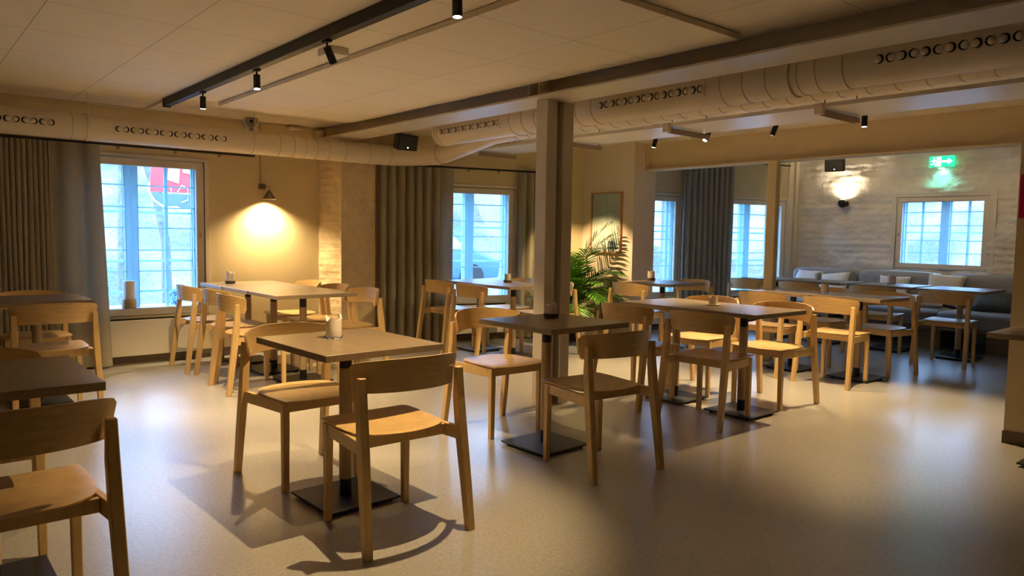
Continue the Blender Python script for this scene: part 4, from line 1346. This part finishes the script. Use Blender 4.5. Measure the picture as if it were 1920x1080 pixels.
GR = {'near': 'chairs at the front table', 'front': 'chairs at the front table', 'post': 'chairs at the single table by the steel post', 'mid': 'chairs at the long table right of the steel post',
      'far': 'chairs at the second long table', 'sofa': 'chairs at the sofa tables', 'palm': 'chairs at the small table by the palm', 'midwin': 'chairs at the middle window table',
      'lamp': 'chairs at the long table under the cone lamp', 'left': 'chairs at the left edge tables'}
first = None
for d, x, y, yaw, lb, gk in CH:
    rz = math.radians(DIRS[d] + yaw)
    if first is None:
        first = thing('dining_chair', lb, 'chair', (x, y, 0), rz, GR[gk]); chair_parts(first)
    else:
        dup(first, (x, y, 0), rz, lb, GR[gk])

# ------------------------------------------------------------------ tables
ZT = .745
def table(x, y, w, l, yaw, label, group, bo=(0, 0), plate=.37):
    t = thing('cafe_table', label, 'table', (x, y, 0), math.radians(yaw), group)
    bm = bmesh.new(); box_bm(bm, -w / 2, w / 2, -l / 2, l / 2, ZT - .029, ZT)
    obj('table_top', bm, M['table'], t, bevel=.0015)
    bx, by = bo
    bm = bmesh.new(); box_bm(bm, bx - .12, bx + .12, by - .12, by + .12, ZT - .036, ZT - .029)
    tube_bm(bm, [(bx, by, .618), (bx, by, ZT - .036)], .0285, 24)
    obj('top_socket', bm, M['black'], t, smooth=40)
    bm = bmesh.new(); tube_bm(bm, [(bx, by, .10), (bx, by, .619)], .030, 24)
    obj('pole', bm, M['pole'], t, smooth=40)
    bm = bmesh.new(); tube_bm(bm, [(bx, by, .022), (bx, by, .102)], .0285, 24)
    obj('bottom_collar', bm, M['black'], t, smooth=40)
    bm = bmesh.new(); h = plate / 2; box_bm(bm, bx - h, bx + h, by - h, by + h, .014, .024)
    obj('base_plate', bm, M['dark_plate'], t, bevel=.002)
    for sx, sy in ((1, 1), (1, -1), (-1, 1), (-1, -1)):
        bm = bmesh.new(); tube_bm(bm, [(bx + sx * (h - .04), by + sy * (h - .04), 0.0), (bx + sx * (h - .04), by + sy * (h - .04), .014)], .016, 12)
        obj('levelling_foot', bm, M['black'], t, smooth=40)
    return t


table(1.624, 3.056, .587, .680, 1.3, 'single greige wood table with a jagged grey candle, front centre left', 'single tables', (-.012, .005))
table(2.979, 3.109, .624, .616, .2, 'single greige wood table standing in front of the steel post', 'single tables', (-.032, .02))
table(4.624, 2.882, .637, .582, -.6, 'near half of the long table right of the steel post', 'tables pushed together right of the steel post')
table(4.630, 3.466, .637, .582, -.6, 'far half of the long table right of the steel post, nearest the palm', 'tables pushed together right of the steel post')
table(6.648, 2.990, .560, .618, -2.0, 'right half of the second long table, carrying the pink candle end', 'tables pushed together by the thin post')
table(6.626, 3.610, .560, .618, -2.0, 'left half of the second long table, beside the thin yellow post', 'tables pushed together by the thin post')
table(2.635, 5.740, .69, .584, -.6, 'near third of the long table under the cone lamp', 'tables pushed together under the cone lamp')
table(2.629, 6.326, .69, .584, -.6, 'middle third of the long table under the cone lamp', 'tables pushed together under the cone lamp')
table(2.623, 6.912, .69, .584, -.6, 'far third of the long table under the cone lamp, carrying the white candle', 'tables pushed together under the cone lamp')
table(.245, 2.975, .590, .640, 0, 'dark shaded table at the left edge, behind the nearest chair', 'single tables')
table(.812, 6.100, .600, .610, 0, 'table in front of the tightly pleated curtain at the left edge', 'single tables')
table(4.880, 6.250, .62, .590, 0, 'far half of the table in front of the middle window', 'tables pushed together at the middle window')
table(4.850, 5.655, .62, .590, 1, 'near half of the table in front of the middle window, carrying the white candle', 'tables pushed together at the middle window')
table(6.600, 5.150, .66, .660, 0, 'small table by the palm carrying a round white candle', 'single tables')
table(8.700, 4.980, .62, .640, 0, 'far half of the left sofa table, beside the far right window', 'tables in front of the sofa')
table(8.700, 4.330, .62, .640, 0, 'near half of the left sofa table, carrying a small candle', 'tables in front of the sofa')
table(8.720, 3.570, .62, .660, 0, 'middle sofa table carrying a candle in front of the pillows', 'tables in front of the sofa')
table(8.690, 2.850, .66, .640, 0, 'rightmost sofa table, bright with window light', 'tables in front of the sofa')
table(4.945, 1.050, .62, .660, 0, 'table cropped by the right edge of the photo, against the partition', 'single tables')

# ------------------------------------------------------------------ candles
def candle(x, y, label, kind, r=.034, h=.078, z=ZT, m=None, seed=0, jag=.012):
    t = thing('table_candle', label, 'candle', (x, y, z))
    rnd = random.Random(seed); p = [rnd.uniform(0, 6.28) for _ in range(3)]
    wob = lambda a: jag * (math.sin(3 * a + p[0]) * .6 + math.sin(5 * a + p[1]) * .4 + math.sin(2 * a + p[2]) * .4)
    base = {'glass': .006, 'saucer': .008, 'stone': .020, 'wood': .020}[kind]
    bm = bmesh.new()
    if kind == 'dome':
        pass
    lathe_bm(bm, [(r * .97, base), (r, base + .004), (r, base + h * .5), (r, base + h), (r - .007, base + h - .0), (r - .010, base + h * .72), (.0, base + h * .70)], 30, wob=None)
    for v in bm.verts:
        if v.co.z > base + h * .98:
            a = math.atan2(v.co.y, v.co.x); v.co.z += wob(a)
    obj('wax', bm, m or M['wax'], t, smooth=50)
    bm = bmesh.new(); tube_bm(bm, [(0, 0, base + h * .70), (.001, 0, base + h * .70 + .012)], .0012, 6)
    obj('wick', bm, M['black'], t)
    bm = bmesh.new()
    if kind == 'glass':
        prof = [(.001, 0), (r + .004, 0), (r + .007, .012), (r + .005, .012), (r + .002, .004), (.001, .004)]
        lathe_bm(bm, prof, 36); mm = M['glassware']; nm = 'glass_dish'
    elif kind == 'saucer':
        lathe_bm(bm, [(.001, 0), (r + .012, 0), (r + .018, .008), (r + .014, .008), (r, .005), (.001, .005)], 30); mm = M['wax']; nm = 'white_saucer'
    elif kind == 'stone':
        lathe_bm(bm, [(.001, 0), (r + .006, 0), (r + .010, .008), (r + .010, .026), (r + .006, .028), (r + .002, .019), (.001, .019)], 30); mm = M['stone']; nm = 'stone_dish'
    else:
        lathe_bm(bm, [(.001, 0), (r + .008, 0), (r + .012, .006), (r + .012, .024), (r + .008, .026), (r + .002, .019), (.001, .019)], 30); mm = M['darkwood']; nm = 'wooden_dish'
    obj(nm, bm, mm, t, smooth=45)
    return t


candle(1.602, 3.160, 'tall jagged burnt down white candle on a clear glass dish, front table', 'glass', .037, .088, seed=4, jag=.016)
candle(3.060, 3.215, 'short white candle in a dark stone dish in front of the steel post', 'stone', .036, .062, seed=2, jag=.008)
candle(4.667, 3.172, 'squat white candle on a white saucer on the long table right of the steel post', 'saucer', .032, .056, m=M['pinkwax'], seed=7, jag=.004)
candle(6.654, 3.319, 'pinkish candle with a wavy rim on the second long table', 'glass', .034, .080, m=M['pinkwax'], seed=5, jag=.010)
candle(2.475, 6.960, 'white candle with two peaks in a dark dish under the cone lamp', 'stone', .036, .085, seed=9, jag=.014)
candle(4.960, 5.880, 'white candle in a dark wooden dish in front of the middle window', 'wood', .032, .070, seed=3, jag=.003)
candle(6.720, 5.410, 'white candle with a rounded top in a dark dish on the table by the palm', 'stone', .040, .085, m=M['pinkwax'], seed=1, jag=.004)
candle(8.728, 4.442, 'small pale candle on the left sofa table', 'glass', .040, .085, seed=8, jag=.008)
candle(8.890, 3.640, 'pale candle with a notched rim on the middle sofa table', 'glass', .044, .100, m=M['pinkwax'], seed=6, jag=.008)

# things on and behind the left window sill
t = thing('sill_candle', 'thick cream candle on a wooden base standing on the left window sill', 'candle', (1.722, 7.452, .515))
bm = bmesh.new(); lathe_bm(bm, [(.058, 0), (.062, .008), (.062, .075), (.056, .082), (.001, .082)], 28)
obj('wooden_base', bm, M['pole'], t, smooth=45)
bm = bmesh.new(); lathe_bm(bm, [(.05, .082), (.053, .088), (.053, .245), (.046, .25), (.03, .243), (.001, .242)], 28)
obj('wax', bm, M['wax'], t, smooth=45)


def vase(x, y, z, label, s=1.0):
    t = thing('patterned_vase', label, 'vase', (x, y, z))
    bm = bmesh.new(); lathe_bm(bm, [(.001, 0), (.075 * s, 0), (.085 * s, .02), (.12 * s, .12 * s), (.135 * s, .19 * s), (.125 * s, .235 * s), (.095 * s, .25 * s), (.088 * s, .245 * s), (.11 * s, .20 * s), (.07 * s, .02), (.001, .015)], 36)
    obj('body', bm, M['vase'], t, smooth=50)
    return t


bm = bmesh.new(); box_bm(bm, 1.22, 2.34, 7.44, 7.53, .470, .513)
struct('trim_7', bm, M['frame'])
bm = bmesh.new(); box_bm(bm, 1.0, 2.8, 7.84, 8.2, .44, .47); box_bm(bm, 1.02, 1.08, 7.9, 8.14, -.45, .44); box_bm(bm, 2.7, 2.76, 7.9, 8.14, -.45, .44)
tag(obj('outside_shelf', bm, M['casement']), 'white shelf outside the left window carrying the patterned vases', 'shelf')
vase(1.545, 7.99, .47, 'blue and white patterned vase outside the left window, beside the curtain')
vase(2.29, 8.0, .47, 'blue and white patterned vase outside the left window, mostly behind the chair', .62)

# ------------------------------------------------------------------ palm
def palm(loc):
    t = thing('potted_palm', 'green palm in a black pot between the steel post and the picture', 'plant', loc)
    bm = bmesh.new(); lathe_bm(bm, [(.001, 0), (.13, 0), (.16, .26), (.17, .27), (.17, .30), (.155, .30), (.15, .25), (.001, .25)], 30)
    obj('pot', bm, M['pot'], t, smooth=40)
    bm = bmesh.new(); lathe_bm(bm, [(.001, .26), (.149, .255), (.149, .25), (.001, .25)], 24)
    obj('soil', bm, M['soil'], t)
    rnd = random.Random(11)
    def clampw(p):
        # leaves press against, never through, the two walls behind
        p = p.copy(); p.x = min(p.x, 6.655 - loc[0])
        lim = 7.18 - .268 * (p.x + loc[0] - 4.09) - .035 - loc[1]
        p.y = min(p.y, lim)
        return p
    # (azimuth deg, length, start elevation deg, droop)
    specs = [(-50, 1.24, 86, .80), (-44, 1.14, 85, .95), (-75, .92, 76, 1.5), (-40, .78, 66, 2.0), (-100, .8, 64, 1.9), (-135, .6, 50, 1.9), (-150, .95, 82, 1.0), (-112, .75, 82, 1.1), (-75, .55, 34, 2.0), (-165, .6, 55, 1.5), (-48, .92, 74, 1.6), (-66, .78, 66, 1.9), (-30, .85, 70, 1.7), (-85, .72, 60, 1.9), (-100, .8, 70, 1.5), (-140, .85, 68, 1.4),
             (-160, .78, 74, 1.2), (-50, .72, 42, 2.0), (-10, .72, 62, 1.8), (-120, .70, 48, 1.9), (175, .62, 62, 1.6), (-75, .75, 56, 2.3), (-40, .62, 80, 1.0), (-95, .95, 84, .9), (-180, .95, 84, .8), (-150, .55, 36, 1.6), (-20, .55, 38, 1.8), (-170, .85, 78, 1.0), (-128, .9, 80, 1.0)]
    for n_, (az, ln, el, droop) in enumerate(specs):
        az = math.radians(az); e = math.radians(el)
        h = Vector((math.cos(az), math.sin(az), 0)); p = Vector((h.x * .03, h.y * .03, .27)); pts = [p.copy()]; dirs = []
        K = 18
        for k in range(K):
            u = k / (K - 1)
            ee = e - droop * u ** 1.6
            d = h * math.cos(ee) + Vector((0, 0, math.sin(ee)))
            p = clampw(p + d * ln / K); pts.append(p.copy()); dirs.append(d)
        bm = bmesh.new(); tube_bm(bm, pts, .005, 5, True, [.006 * (1 - .8 * i / K) for i in range(K + 1)])
        for k in range(5, K + 1):
            u = k / K
            for sub in (0, .5):
                if k == K and sub: continue
                q = pts[k].lerp(pts[min(K, k + 1)], sub); d = dirs[min(k, K - 1)]
                side0 = d.cross(Vector((0, 0, 1))); side0.normalize()
                upv = side0.cross(d)
                L_ = .25 * math.sin(PI * (.12 + .80 * (u - .25) / .75)) * (ln / 1.0) ** .4 + .04
                for s in (-1, 1):
                    dd = (side0 * s * .80 + d * .62 + upv * (.22 + rnd.uniform(-.12, .12))).normalized()
                    w = .0105
                    prev = None; pp = q.copy()
                    for m_ in range(5):
                        v = m_ / 4
                        ww = w * (1 - v ** 2) * (.55 + v) + .0004
                        wd = d * 1.0
                        pc = clampw(pp)
                        a = bm.verts.new(pc + wd * ww + upv * .0015); b = bm.verts.new(pc - wd * ww)
                        if prev: bm.faces.new((prev[0], a, b, prev[1]))
                        prev = (a, b)
                        pp = pp + (dd + Vector((0, 0, -.55 * v))).normalized() * L_ / 4
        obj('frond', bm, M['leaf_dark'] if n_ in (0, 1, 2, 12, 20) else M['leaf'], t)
    return t


palm((6.18, 6.22, 0))
